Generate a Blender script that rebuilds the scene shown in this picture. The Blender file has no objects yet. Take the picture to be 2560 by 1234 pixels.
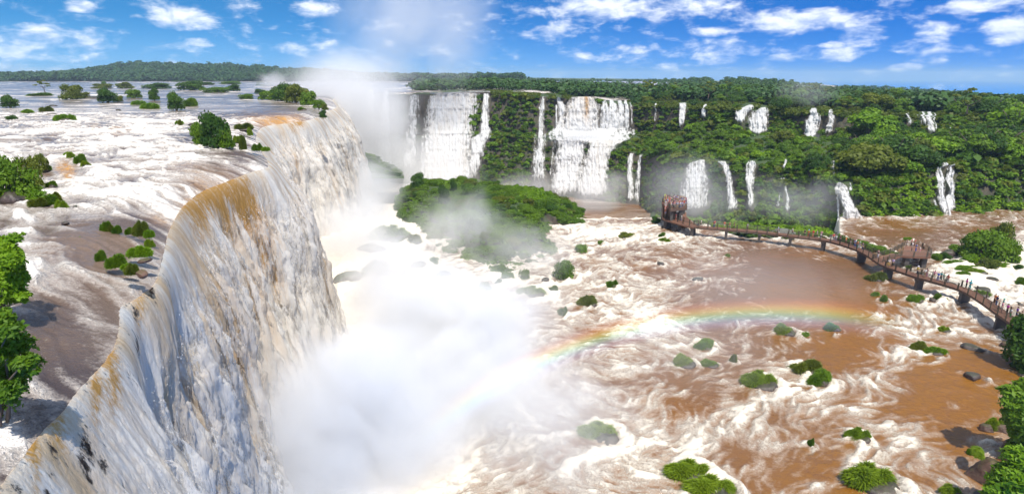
import bpy, bmesh, math, random
import numpy as np
from mathutils import Vector, Matrix

R = math.radians
S = bpy.context.scene
COL = S.collection

# ------------------------------------------------------------------ camera
CAMZ, PITCH, F = 36.0, R(16.7), 1422.0
cam_d = bpy.data.cameras.new('camera')
cam_d.sensor_width = 36.0
cam_d.lens = 36.0 * F / 2560.0
cam_d.clip_start = 0.5
cam_d.clip_end = 12000
cam = bpy.data.objects.new('camera', cam_d)
cam.location = (0, 0, CAMZ)
cam.rotation_euler = (R(90) - PITCH, 0, 0)
COL.objects.link(cam)
S.camera = cam

# ------------------------------------------------------------------ light
ANTI_AZ, ANTI_EL = R(40.5), R(61.5)          # where the rainbow's centre lies; set apart from the sun lamp
SUN_EL, SUN_AZ = R(63.0), R(156.0)   # azimuth clockwise from +Y
to_sun = Vector((math.sin(SUN_AZ) * math.cos(SUN_EL), math.cos(SUN_AZ) * math.cos(SUN_EL), math.sin(SUN_EL)))
sun_d = bpy.data.lights.new('sun', 'SUN')
sun_d.energy = 3.9
sun_d.angle = R(0.53)
sun_d.color = (1.0, 0.95, 0.87)
sun = bpy.data.objects.new('sun', sun_d)
sun.rotation_euler = to_sun.to_track_quat('Z', 'Y').to_euler()
sun.location = (0, 0, 300)
COL.objects.link(sun)

S.view_settings.view_transform = 'Standard'
S.view_settings.look = 'None'
S.view_settings.gamma = 1
S.view_settings.use_curve_mapping = False
S.view_settings.exposure = 0.60
S.render.engine = 'CYCLES'
cy = S.cycles
cy.max_bounces = 8
cy.diffuse_bounces = 3
cy.glossy_bounces = 2
cy.transmission_bounces = 2
cy.transparent_max_bounces = 16
cy.volume_bounces = 4
cy.volume_step_rate = 1.0
cy.volume_max_steps = 96
cy.use_denoising = True
cy.sample_clamp_indirect = 6
cy.caustics_reflective = False
cy.caustics_refractive = False


class NT:
    """small wrapper to write node trees in few lines"""
    def __init__(s, tree, clear=True):
        s.t = tree
        if clear:
            tree.nodes.clear()

    def n(s, typ, props=None, **ins):
        nd = s.t.nodes.new(typ)
        for k, v in (props or {}).items():
            setattr(nd, k, v)
        for k, v in ins.items():
            key = int(k[1:]) if k[0] == '_' else k.replace('_', ' ')
            s.set(nd.inputs[key], v)
        return nd

    def set(s, sock, v):
        if isinstance(v, bpy.types.NodeSocket):
            s.t.links.new(v, sock)
        elif isinstance(v, bpy.types.Node):
            s.t.links.new(v.outputs[0], sock)
        else:
            if isinstance(v, (tuple, list)) and sock.type == 'RGBA' and len(v) == 3:
                v = (*v, 1)
            sock.default_value = v

    def m(s, op, a, b=0.0, c=None, clamp=False):
        kw = {'_0': a, '_1': b}
        if c is not None:
            kw['_2'] = c
        return s.n('ShaderNodeMath', {'operation': op, 'use_clamp': clamp}, **kw).outputs[0]

    def vm(s, op, a, b=(0, 0, 0)):
        nd = s.n('ShaderNodeVectorMath', {'operation': op}, _0=a)
        if op == 'SCALE':
            s.set(nd.inputs['Scale'], b)
        else:
            s.set(nd.inputs[1], b)
        return nd.outputs['Value'] if op in ('LENGTH', 'DOT_PRODUCT', 'DISTANCE') else nd.outputs[0]

    def mix(s, f, a, b, blend='MIX'):
        nd = s.t.nodes.new('ShaderNodeMix')
        nd.data_type = 'RGBA'
        nd.blend_type = blend
        s.set(nd.inputs[0], f)
        s.set(nd.inputs[6], a)
        s.set(nd.inputs[7], b)
        return nd.outputs[2]

    def ss(s, x, a, b, lo=0.0, hi=1.0):
        nd = s.n('ShaderNodeMapRange', {'interpolation_type': 'SMOOTHSTEP', 'clamp': True}, _0=x, _1=a, _2=b, _3=lo, _4=hi)
        return nd.outputs[0]

    def noise(s, vec, scale=1.0, detail=4.0, rough=0.55, dist=0.0, kind='FBM', dim='3D'):
        nd = s.n('ShaderNodeTexNoise', {'noise_dimensions': dim, 'noise_type': kind}, Vector=vec, Scale=scale, Detail=detail, Roughness=rough, Distortion=dist)
        return nd.outputs[0]

    def ramp(s, x, stops, interp='LINEAR'):
        nd = s.n('ShaderNodeValToRGB', _0=x)
        cr = nd.color_ramp
        cr.interpolation = interp
        while len(cr.elements) > 1:
            cr.elements.remove(cr.elements[-1])
        cr.elements[0].position = stops[0][0]
        cr.elements[0].color = (*stops[0][1], 1)
        for p, c in stops[1:]:
            cr.elements.new(p).color = (*c, 1)
        return nd


# ------------------------------------------------------------------ sky
def pixdir(px, py):
    xc, yc = (px - 1280) / F, (617 - py) / F
    c, s = math.cos(PITCH), math.sin(PITCH)
    return xc, c + yc * s, -s + yc * c


def world_sky():
    w = bpy.data.worlds.new('World')
    S.world = w
    w.use_nodes = True
    N = NT(w.node_tree)
    tc = N.n('ShaderNodeTexCoord').outputs['Generated']
    sep = N.n('ShaderNodeSeparateXYZ', _0=tc)
    x, y, z = sep.outputs
    # for a deeper blue, look the sky model up a little higher than the true elevation
    z2 = N.m('ADD', N.m('MULTIPLY', N.m('MAXIMUM', z, 0.0), 2.2), 0.16)
    v2 = N.n('ShaderNodeCombineXYZ', _0=x, _1=y, _2=z2).outputs[0]
    v2 = N.vm('NORMALIZE', v2)
    sky = N.n('ShaderNodeTexSky', {'sky_type': 'NISHITA', 'sun_disc': False, 'sun_elevation': SUN_EL, 'sun_rotation': SUN_AZ,
                                   'altitude': 200.0, 'air_density': 1.0, 'dust_density': 0.25, 'ozone_density': 2.0})
    N.t.links.new(v2, sky.inputs['Vector'])
    hz = N.ss(z, 0.0, 0.09)
    side = N.ss(x, -0.7, 0.6)
    low = N.ss(z, 0.40, 0.16)  # blue tint kept low; neutral above, added so overhead fill light is less blue
    tintc = N.mix(low, (1.05, 1.05, 1.0), N.mix(side, (0.17, 0.84, 1.16), (0.00, 0.52, 1.20)))
    skyc = N.mix(1.0, sky.outputs[0], tintc, 'MULTIPLY')
    skyc = N.mix(N.m('MULTIPLY', N.m('SUBTRACT', 1.0, hz), N.m('SUBTRACT', 0.34, N.m('MULTIPLY', side, 0.28))), skyc, (2.6, 4.3, 6.3))
    # azimuth / elevation coordinates for the clouds, in degrees
    az = N.m('MULTIPLY', N.m('ARCTAN2', x, y), 57.2958)
    el = N.m('MULTIPLY', N.m('ARCSINE', z), 57.2958)
    cv = N.n('ShaderNodeCombineXYZ', _0=az, _1=N.m('MULTIPLY', el, 2.1), _2=0.0).outputs[0]
    n1 = N.noise(cv, 0.36, 6.0, 0.60, 0.25)
    n2 = N.noise(N.vm('ADD', cv, (0.25, 0.9, 0.0)), 0.36, 3.0, 0.50, 0.25)
    nf = N.noise(N.n('ShaderNodeCombineXYZ', _0=az, _1=N.m('MULTIPLY', el, 3.2), _2=9.0).outputs[0], 0.60, 5.0, 0.62, 0.2)
    # cloud banks seen in the photograph: (px, py, half width px, half height px, strength)
    banks = [(90, 110, 190, 50, .62), (200, 16, 42, 16, .8), (470, 45, 90, 40, .85), (370, 8, 60, 18, .6), (790, 22, 62, 22, .8),
             (800, 107, 55, 16, .7), (500, 108, 40, 14, .55), (615, 75, 22, 20, .5), (735, 120, 60, 18, .42), (1520, 18, 175, 38, 1.0), (1720, 22, 150, 34, .9),
             (1445, 60, 70, 24, .7), (1600, 130, 60, 30, .65), (1800, 130, 90, 30, .75), (1770, 80, 55, 12, .8), (1990, 55, 210, 34, .95),
             (2160, 90, 70, 26, .8), (2335, 78, 62, 27, 1.0), (2100, 138, 55, 20, .85), (2080, 112, 36, 9, .9), (2520, 75, 70, 40, 1.1), (2450, 12, 150, 26, 1.0),
             (1960, 145, 40, 12, .7), (2350, 155, 30, 18, .65), (2265, 170, 50, 12, .65), (2160, 180, 30, 8, .6), (2510, 168, 30, 9, .6), (2510, 188, 28, 9, .6),
             (1480, 145, 60, 14, .6), (1360, 85, 60, 20, .5), (1330, 30, 60, 18, .4), (1690, 170, 60, 12, .4), (560, 130, 40, 10, .4), (60, 170, 200, 14, .3)]
    acc = None
    for px, py, rx, ry, a in banks:
        d = Vector(pixdir(px, py)).normalized()
        a0, e0 = math.degrees(math.atan2(d.x, d.y)), math.degrees(math.asin(d.z))
        d2 = Vector(pixdir(px + rx, py)).normalized()
        ra = abs(math.degrees(math.atan2(d2.x, d2.y)) - a0)
        d3 = Vector(pixdir(px, py - ry)).normalized()
        re = abs(math.degrees(math.asin(d3.z)) - e0)
        u = N.m('MULTIPLY', N.m('SUBTRACT', az, a0), 1 / ra)
        v = N.m('MULTIPLY', N.m('SUBTRACT', el, e0), 1 / re)
        q = N.m('ADD', N.m('MULTIPLY', u, u), N.m('MULTIPLY', v, v))
        g = N.m('MULTIPLY', N.m('MAXIMUM', N.m('SUBTRACT', 1.35, q), 0.0), a * 0.50)
        acc = g if acc is None else N.m('MAXIMUM', acc, g)
    cl = N.m('ADD', N.m('ADD', N.m('MULTIPLY', N.m('SUBTRACT', n1, 0.5), 1.9), N.m('MULTIPLY', N.m('SUBTRACT', nf, 0.5), 0.9)), acc)
    hi = N.ss(el, 8.5, 14.0)                     # overhead, out of view: extra cloud added to whiten the fill light
    cl = N.m('ADD', cl, N.m('MULTIPLY', hi, 0.24))
    cov = N.ss(cl, -0.02, 0.82)
    under = N.ss(N.m('SUBTRACT', n2, n1), -0.10, 0.16)
    shade = N.mix(under, (9.2, 9.4, 10.0), (5.6, 6.4, 8.2))
    col = N.mix(N.m('MULTIPLY', cov, 0.80), skyc, shade)
    bg = N.n('ShaderNodeBackground', Color=col, Strength=0.095)
    out = N.n('ShaderNodeOutputWorld')
    N.t.links.new(bg.outputs[0], out.inputs['Surface'])


world_sky()

# ------------------------------------------------------------------ helpers: projection, noise, meshes
CP, SP = math.cos(PITCH), math.sin(PITCH)


def at(px, py, z=0.0):
    """the point of the level z seen at a photograph pixel, and its depth along the optical axis"""
    dx, dy, dz = pixdir(px, py)
    t = (z - CAMZ) / dz
    return Vector((dx * t, dy * t, z)), t


def atY(px, py, Y):
    dx, dy, dz = pixdir(px, py)
    t = Y / dy
    return Vector((dx * t, Y, CAMZ + dz * t)), t


def topix(X, Y, Z):
    zz = Z - CAMZ
    dep = Y * CP - zz * SP
    up = Y * SP + zz * CP
    dep = np.maximum(dep, 0.5)
    return 1280 + F * X / dep, 617 - F * up / dep


def _hash(ix, iy, seed):
    h = (ix.astype(np.int64) * 374761393 + iy.astype(np.int64) * 668265263 + seed * 974634777) & 0xFFFFFFFF
    h = ((h ^ (h >> 13)) * 1274126177) & 0xFFFFFFFF
    h = (h ^ (h >> 16))
    return (h & 0xFFFFFF).astype(np.float32) / 8388607.5 - 1.0


def vn(x, y, seed=0):
    x0, y0 = np.floor(x), np.floor(y)
    fx, fy = (x - x0).astype(np.float32), (y - y0).astype(np.float32)
    fx = fx * fx * fx * (fx * (fx * 6 - 15) + 10)
    fy = fy * fy * fy * (fy * (fy * 6 - 15) + 10)
    a, b = _hash(x0, y0, seed), _hash(x0 + 1, y0, seed)
    c, d = _hash(x0, y0 + 1, seed), _hash(x0 + 1, y0 + 1, seed)
    return (a + (b - a) * fx) * (1 - fy) + (c + (d - c) * fx) * fy


def fbm(x, y, octv=4, seed=0, rough=0.55):
    t, amp, tot, f = 0, 1.0, 0, 1.0
    for i in range(octv):
        t = t + amp * vn(x * f + 17.3 * i, y * f - 9.1 * i, seed + i)
        tot += amp
        amp *= rough
        f *= 2.03
    return t / tot


def ridged(x, y, octv=3, seed=0, rough=0.55):
    t, amp, tot, f = 0, 1.0, 0, 1.0
    for i in range(octv):
        t = t + amp * (1 - np.abs(vn(x * f + 7.3 * i, y * f + 3.1 * i, seed + i)) * 2.2)
        tot += amp
        amp *= rough
        f *= 2.1
    return t / tot


def sstep(x, a, b):
    t = np.clip((x - a) / (b - a), 0, 1)
    return t * t * (3 - 2 * t)


def gsum(px, py, items):
    t = np.zeros_like(px)
    for (cx, cyy, rx, ry, a) in items:
        t += a * np.exp(-np.clip(((px - cx) / rx) ** 2 + ((py - cyy) / ry) ** 2, 0, 30))
    return t


def link(o, parent=None):
    COL.objects.link(o)
    if parent is not None:
        o.parent = parent
    return o


def tag(o, label=None, cat=None, group=None, kind=None):
    if label:
        o['label'] = label
    if cat:
        o['category'] = cat
    if group:
        o['group'] = group
    if kind:
        o['kind'] = kind
    return o


def empty(name, loc=(0, 0, 0), rz=0.0, sc=None):
    o = bpy.data.objects.new(name, None)
    o.location = loc
    o.rotation_euler = (0, 0, rz)
    if sc is not None:
        o.scale = sc
    return link(o)


def raw_mesh(name, V, faces_n, idx, mats, smooth=True, attrs=None, fmat=None):
    """V (n,3), faces of constant size faces_n, idx flat"""
    me = bpy.data.meshes.new(name)
    V = np.ascontiguousarray(V, dtype=np.float32)
    idx = np.ascontiguousarray(idx, dtype=np.int32).ravel()
    nf = len(idx) // faces_n
    me.vertices.add(len(V))
    me.vertices.foreach_set('co', V.ravel())
    me.loops.add(len(idx))
    me.loops.foreach_set('vertex_index', idx)
    me.polygons.add(nf)
    me.polygons.foreach_set('loop_start', np.arange(nf, dtype=np.int32) * faces_n)
    me.polygons.foreach_set('loop_total', np.full(nf, faces_n, dtype=np.int32))
    if fmat is not None:
        me.polygons.foreach_set('material_index', np.asarray(fmat, dtype=np.int32))
    me.polygons.foreach_set('use_smooth', np.full(nf, smooth, dtype=bool))
    for k, a in (attrs or {}).items():
        at_ = me.attributes.new(k, 'FLOAT', 'POINT')
        at_.data.foreach_set('value', np.ascontiguousarray(a, dtype=np.float32).ravel())
    for m_ in (mats if isinstance(mats, (list, tuple)) else [mats]):
        me.materials.append(m_)
    me.update(calc_edges=True)
    return me


def grid_mesh(name, P, mat, attrs=None, flip=False):
    r, c = P.shape[:2]
    i = np.arange(r * c).reshape(r, c)
    q = np.stack([i[:-1, :-1], i[:-1, 1:], i[1:, 1:], i[1:, :-1]], -1)
    if flip:
        q = q[..., ::-1]
    return raw_mesh(name, P.reshape(-1, 3), 4, q.reshape(-1), mat, True, attrs)


def obj(name, me, parent=None, loc=None):
    o = bpy.data.objects.new(name, me)
    if loc is not None:
        o.location = loc
    return link(o, parent)


class MB:
    """collects boxes, bars and tubes into ONE mesh"""
    def __init__(s):
        s.v, s.f = [], []

    def box(s, lo, hi):
        x0, y0, z0 = lo
        x1, y1, z1 = hi
        s.hexa([(x0, y0), (x1, y0), (x1, y1), (x0, y1)], z0, z1)

    def hexa(s, poly, z0, z1):
        b, n = len(s.v), len(poly)
        z0s = z0 if isinstance(z0, (list, tuple)) else [z0] * n
        z1s = z1 if isinstance(z1, (list, tuple)) else [z1] * n
        s.v += [(p[0], p[1], z) for p, z in zip(poly, z0s)] + [(p[0], p[1], z) for p, z in zip(poly, z1s)]
        s.f.append(tuple(b + i for i in range(n))[::-1])
        s.f.append(tuple(b + n + i for i in range(n)))
        for i in range(n):
            j = (i + 1) % n
            s.f.append((b + i, b + j, b + n + j, b + n + i))

    def tube(s, pts, rad, k=6):
        rads = rad if isinstance(rad, (list, tuple)) else [rad] * len(pts)
        b = len(s.v)
        pts = [Vector(p) for p in pts]
        for i, p in enumerate(pts):
            d = (pts[min(i + 1, len(pts) - 1)] - pts[max(i - 1, 0)]).normalized()
            a = d.cross(Vector((0, 0, 1)))
            if a.length < 1e-3:
                a = d.cross(Vector((1, 0, 0)))
            a.normalize()
            c = d.cross(a)
            for j in range(k):
                w = 2 * math.pi * j / k
                s.v.append(tuple(p + (a * math.cos(w) + c * math.sin(w)) * rads[i]))
        for i in range(len(pts) - 1):
            for j in range(k):
                j2 = (j + 1) % k
                s.f.append((b + i * k + j, b + i * k + j2, b + (i + 1) * k + j2, b + (i + 1) * k + j))
        s.f.append(tuple(b + j for j in range(k))[::-1])
        e = b + (len(pts) - 1) * k
        s.f.append(tuple(e + j for j in range(k)))

    def mesh(s, name, mat, smooth=False):
        me = bpy.data.meshes.new(name)
        me.from_pydata(s.v, [], s.f)
        me.materials.append(mat)
        if smooth:
            me.polygons.foreach_set('use_smooth', [True] * len(me.polygons))
        me.update()
        return me

    def build(s, name, mat, parent=None, smooth=False):
        return obj(name, s.mesh(name, mat, smooth), parent)


# ------------------------------------------------------------------ materials
def newmat(name):
    m = bpy.data.materials.new(name)
    m.use_nodes = True
    return m, NT(m.node_tree)


def attr(N, name):
    return N.n('ShaderNodeAttribute', {'attribute_name': name}).outputs['Fac']


def bsdf_out(N, **kw):
    b = N.n('ShaderNodeBsdfPrincipled', **kw)
    o = N.n('ShaderNodeOutputMaterial')
    N.t.links.new(b.outputs[0], o.inputs['Surface'])
    return b, o


def mat_simple(name, col, rough=0.7, var=0.25, scale=6.0, metal=0.0):
    m, N = newmat(name)
    pos = N.n('ShaderNodeTexCoord').outputs['Object']
    nz = N.noise(pos, scale, 4.0)
    c = N.mix(nz, tuple(v * (1 - var) for v in col), tuple(min(1, v * (1 + var)) for v in col))
    bsdf_out(N, Base_Color=c, Roughness=rough, Metallic=metal)
    return m


def mat_foliage(name, a, b, trans=0.36, hue=0.0):
    """leaf colour between a and b by clump, leaf and plant"""
    m, N = newmat(name)
    t = attr(N, 'tint')
    rnd = N.n('ShaderNodeObjectInfo').outputs['Random']
    pos = N.n('ShaderNodeNewGeometry').outputs['Position']
    nz = N.noise(pos, 0.10, 2.0)
    f = N.m('ADD', N.m('MULTIPLY', t, 0.55), N.m('MULTIPLY', rnd, 0.35))
    f = N.m('ADD', f, N.m('MULTIPLY', N.m('SUBTRACT', nz, 0.5), 0.7), clamp=True)
    c = N.mix(f, a, b)
    d = N.n('ShaderNodeBsdfPrincipled', Base_Color=c, Roughness=0.55)
    d.inputs['Specular IOR Level'].default_value = 0.25
    tr = N.n('ShaderNodeBsdfTranslucent', Color=N.mix(0.5, c, (0.16, 0.24, 0.01)))
    mx = N.n('ShaderNodeMixShader', _0=trans, _1=d.outputs[0], _2=tr.outputs[0])
    o = N.n('ShaderNodeOutputMaterial')
    N.t.links.new(mx.outputs[0], o.inputs['Surface'])
    return m


def mat_rock(name, a, b, moss=0.3, rough=0.6, mosscol=(0.05, 0.10, 0.012)):
    m, N = newmat(name)
    g = N.n('ShaderNodeNewGeometry')
    pos = g.outputs['Position']
    n1 = N.noise(pos, 0.8, 8.0, 0.65)
    n2 = N.noise(pos, 5.0, 5.0, 0.6)
    c = N.mix(N.ss(n1, 0.35, 0.65), a, b)
    c = N.mix(N.m('MULTIPLY', N.ss(n2, 0.5, 0.75), 0.5), c, tuple(v * 1.8 for v in b))
    nz = N.n('ShaderNodeSeparateXYZ', _0=g.outputs['Normal']).outputs[2]
    mm = N.m('MULTIPLY', N.ss(N.m('ADD', N.m('MULTIPLY', nz, 0.4), n2), 0.72, 0.92), moss)
    c = N.mix(mm, c, mosscol)
    bp = N.n('ShaderNodeBump', Height=N.m('ADD', n1, N.m('MULTIPLY', n2, 0.3)), Strength=0.7, Distance=0.25)
    bsdf_out(N, Base_Color=c, Roughness=rough, Normal=bp.outputs[0])
    return m


def mat_water(name, deep, deep2, foamc, golden=(0.55, 0.25, 0.05), fscale=1.6, far=False, stretch=(1, 1, 1)):
    """muddy river water; 'foam' and 'gold' attributes carry the churned and the thin amber water"""
    m, N = newmat(name)
    pos = N.n('ShaderNodeNewGeometry').outputs['Position']
    sv = N.vm('MULTIPLY', pos, stretch)
    w1 = N.noise(sv, fscale, 6.0, 0.62, 1.2)
    w2 = N.noise(sv, fscale * 5.5, 5.0, 0.6, 0.8)
    foam = attr(N, 'foam')
    gold = attr(N, 'gold')
    lace = N.m('ADD', N.m('MULTIPLY', N.m('SUBTRACT', w1, 0.5), 0.85), N.m('MULTIPLY', N.m('SUBTRACT', w2, 0.5), 0.95))
    f = N.ss(N.m('ADD', foam, lace), 0.34, 0.72)
    tone = N.noise(pos, 0.045, 3.0)
    c = N.mix(N.ss(tone, 0.35, 0.65), deep, deep2)
    # silt-laden half-foam around the white
    c = N.mix(N.ss(N.m('ADD', foam, N.m('MULTIPLY', lace, 0.8)), -0.12, 0.55), c, tuple(0.50 * a + 0.50 * b for a, b in zip(deep2, foamc)))
    c = N.mix(N.m('MULTIPLY', gold, N.ss(w1, 0.25, 0.6), clamp=True), c, golden)
    fc = N.mix(N.m('MULTIPLY', gold, 0.35, clamp=True), foamc, tuple(0.5 * a + 0.5 * b for a, b in zip(golden, foamc)))
    c = N.mix(f, c, fc)
    rough = N.m('ADD', 0.16, N.m('MULTIPLY', f, 0.6), clamp=True)
    h = N.m('ADD', N.m('MULTIPLY', w1, 0.5), N.m('MULTIPLY', w2, 0.25))
    h = N.m('ADD', h, N.m('MULTIPLY', f, 0.35))
    bp = N.n('ShaderNodeBump', Height=h, Strength=0.75, Distance=0.35)
    b, o = bsdf_out(N, Base_Color=c, Roughness=rough, Normal=bp.outputs[0])
    b.inputs['Specular IOR Level'].default_value = 0.5
    return m


def mat_fall(name, white=(0.95, 0.91, 0.84), tan=(0.72, 0.54, 0.34), golden=(0.60, 0.32, 0.07)):
    """falling water: 'foam' thickness (0 = gap), 'gold' amber lip water, 'silt' brownish strands"""
    m, N = newmat(name)
    pos = N.n('ShaderNodeNewGeometry').outputs['Position']
    sv = N.vm('MULTIPLY', pos, (2.6, 2.6, 0.42))
    w1 = N.noise(sv, 1.0, 7.0, 0.68, 0.6)
    w2 = N.noise(N.vm('MULTIPLY', pos, (9.0, 9.0, 2.2)), 1.0, 6.0, 0.68, 0.3)
    foam, gold, silt = attr(N, 'foam'), attr(N, 'gold'), attr(N, 'silt')
    c = N.mix(N.m('ADD', silt, N.m('ADD', N.m('MULTIPLY', N.m('SUBTRACT', w1, 0.5), 1.1), N.m('MULTIPLY', N.m('SUBTRACT', w2, 0.5), 0.7)), clamp=True), white, tan)
    c = N.mix(N.m('ADD', gold, N.m('MULTIPLY', N.m('ADD', N.m('MULTIPLY', N.m('SUBTRACT', w1, 0.5), 2.4), N.m('MULTIPLY', N.m('SUBTRACT', w2, 0.5), 2.6)), N.m('MINIMUM', N.m('MULTIPLY', gold, 3.0), 1.0)), clamp=True), c, golden)
    bp = N.n('ShaderNodeBump', Height=N.m('ADD', N.m('MULTIPLY', w1, 0.7), w2), Strength=0.6, Distance=0.28)
    b = N.n('ShaderNodeBsdfPrincipled', Base_Color=c, Roughness=0.55, Normal=bp.outputs[0])
    tl = N.n('ShaderNodeBsdfTranslucent', Color=c)
    bb = N.n('ShaderNodeMixShader', _0=0.42, _1=b.outputs[0], _2=tl.outputs[0])
    a = N.ss(N.m('ADD', foam, N.m('ADD', N.m('MULTIPLY', N.m('SUBTRACT', w1, 0.5), 1.2), N.m('MULTIPLY', N.m('SUBTRACT', w2, 0.5), 1.3))), 0.10, 0.46)
    tr = N.n('ShaderNodeBsdfTransparent')
    mx = N.n('ShaderNodeMixShader', _0=a, _1=tr.outputs[0], _2=bb.outputs[0])
    o = N.n('ShaderNodeOutputMaterial')
    N.t.links.new(mx.outputs[0], o.inputs['Surface'])
    return m


def mat_tinted(name, rough=0.8):
    """cloth and skin: the colour of each object itself"""
    m, N = newmat(name)
    c = N.n('ShaderNodeObjectInfo').outputs['Color']
    nz = N.noise(N.n('ShaderNodeTexCoord').outputs['Object'], 9.0, 3.0)
    c2 = N.mix(N.m('MULTIPLY', nz, 0.35), c, (0.02, 0.02, 0.02))
    bsdf_out(N, Base_Color=c2, Roughness=rough)
    return m


M = {}
M['leaf'] = mat_foliage('leaf_green', (0.044, 0.115, 0.006), (0.185, 0.310, 0.014))
M['leaf_dark'] = mat_foliage('leaf_dark', (0.018, 0.062, 0.008), (0.088, 0.180, 0.015))
M['leaf_far'] = mat_foliage('leaf_far', (0.016, 0.056, 0.014), (0.058, 0.125, 0.022), 0.15)
M['leaf_bright'] = mat_foliage('leaf_bright', (0.085, 0.200, 0.006), (0.270, 0.430, 0.012))
M['leaf_olive'] = mat_foliage('leaf_olive', (0.065, 0.100, 0.010), (0.200, 0.230, 0.020))
M['grass'] = mat_foliage('grass_green', (0.085, 0.185, 0.006), (0.300, 0.390, 0.016))
M['bark'] = mat_simple('bark', (0.12, 0.09, 0.065), 0.85, 0.4, 4.0)
M['rock'] = mat_rock('wet_basalt', (0.030, 0.022, 0.022), (0.085, 0.060, 0.052), 0.25, 0.45)
M['rock_red'] = mat_rock('brown_basalt', (0.040, 0.020, 0.014), (0.120, 0.062, 0.040), 0.35, 0.6)
M['rock_grey'] = mat_rock('grey_basalt', (0.12, 0.115, 0.11), (0.24, 0.23, 0.22), 0.35, 0.7)
M['cliff'] = mat_rock('mossy_cliff', (0.030, 0.026, 0.020), (0.080, 0.060, 0.042), 0.95, 0.85, (0.035, 0.075, 0.012))
M['low'] = mat_water('lower_river_water', (0.190, 0.078, 0.013), (0.155, 0.078, 0.036), (0.70, 0.63, 0.53), (0.24, 0.100, 0.006), 1.1, stretch=(1, 1.3, 1))
M['up'] = mat_water('upper_river_water', (0.062, 0.044, 0.040), (0.175, 0.120, 0.085), (0.74, 0.69, 0.63), (0.52, 0.26, 0.05), 1.3)
M['fall'] = mat_fall('falling_water')
M['fall_far'] = mat_fall('falling_water_far', (0.97, 0.97, 0.97), (0.74, 0.64, 0.52))
M['drops'] = mat_simple('loose_water', (0.80, 0.80, 0.80), 0.5, 0.12, 2.0)
# ------------------------------------------------------------------ levels and outlines
ZU = 27.0                                   # the upper river; the lower river is 0, the gorge -20
LIP_PX = [(-70, 1170), (30, 1060), (80, 1000), (130, 958), (175, 905), (235, 848), (270, 805), (284, 760), (290, 712), (330, 692), (378, 655),
          (396, 605), (406, 570), (418, 535), (450, 486), (500, 450), (560, 428), (620, 407), (668, 392), (652, 360), (638, 330), (655, 305),
          (705, 297), (765, 290), (800, 280), (818, 269)]
LIP = [at(px, py, ZU)[0].to_2d() for px, py in LIP_PX]
LIP += [Vector((-60, 200)), Vector((-80, 262)), Vector((-98, 335))]


def catmull(pts, n=12):
    out = []
    for i in range(len(pts) - 1):
        p0, p1, p2, p3 = pts[max(i - 1, 0)], pts[i], pts[i + 1], pts[min(i + 2, len(pts) - 1)]
        for k in range(n):
            t = k / n
            out.append(0.5 * ((2 * p1) + (p2 - p0) * t + (2 * p0 - 5 * p1 + 4 * p2 - p3) * t * t + (3 * p1 - p0 - 3 * p2 + p3) * t ** 3))
    out.append(pts[-1])
    return out


LC = np.array([tuple(p) for p in catmull(LIP)])
_o = np.argsort(LC[:, 1])
LYs, LXs = LC[_o, 1], LC[_o, 0]


def lip_x(Y):
    return np.interp(Y, LYs, LXs)


def lic_field(x0, x1, y0, y1, d, flow, seed, L=26, src=0.45):
    nx, ny = int((x1 - x0) / d), int((y1 - y0) / d)
    xs, ys = x0 + np.arange(nx) * d, y0 + np.arange(ny) * d
    X, Y = np.meshgrid(xs, ys)
    U, V = flow(X, Y)
    n = np.sqrt(U * U + V * V) + 1e-6
    U, V = (U / n).astype(np.float32), (V / n).astype(np.float32)
    N0 = vn(X / src, Y / src, seed) + 0.7 * vn(X / (src * 2.3), Y / (src * 2.3), seed + 5) + 0.5 * vn(X / (src * .5), Y / (src * .5), seed + 6)
    N0 = (np.abs(N0) ** 1.5 * np.sign(N0)).astype(np.float32)
    acc = N0.copy()
    I0, J0 = np.meshgrid(np.arange(nx, dtype=np.float32), np.arange(ny, dtype=np.float32))
    for sgn in (1, -1):
        I, J = I0.copy(), J0.copy()
        for k in range(L):
            ii = np.clip(I.astype(np.int32), 0, nx - 1)
            jj = np.clip(J.astype(np.int32), 0, ny - 1)
            q = jj * nx + ii
            I += sgn * U.ravel()[q]
            J += sgn * V.ravel()[q]
            acc += N0.ravel()[np.clip(J.astype(np.int32), 0, ny - 1) * nx + np.clip(I.astype(np.int32), 0, nx - 1)] * (1 - k / L)
    acc = (acc - acc.mean()) / acc.std()

    def sample(x, y):
        fx = np.clip((x - x0) / d, 0, nx - 1.001)
        fy = np.clip((y - y0) / d, 0, ny - 1.001)
        i, j = fx.astype(int), fy.astype(int)
        a, b = fx - i, fy - j
        return (acc[j, i] * (1 - a) + acc[j, i + 1] * a) * (1 - b) + (acc[j + 1, i] * (1 - a) + acc[j + 1, i + 1] * a) * b
    return sample


def curl(X, Y, sc, seed):
    e = 0.4
    gx = (fbm((X + e) / sc, Y / sc, 2, seed) - fbm((X - e) / sc, Y / sc, 2, seed)) / (2 * e) * sc
    gy = (fbm(X / sc, (Y + e) / sc, 2, seed) - fbm(X / sc, (Y - e) / sc, 2, seed)) / (2 * e) * sc
    return gy, -gx


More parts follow.
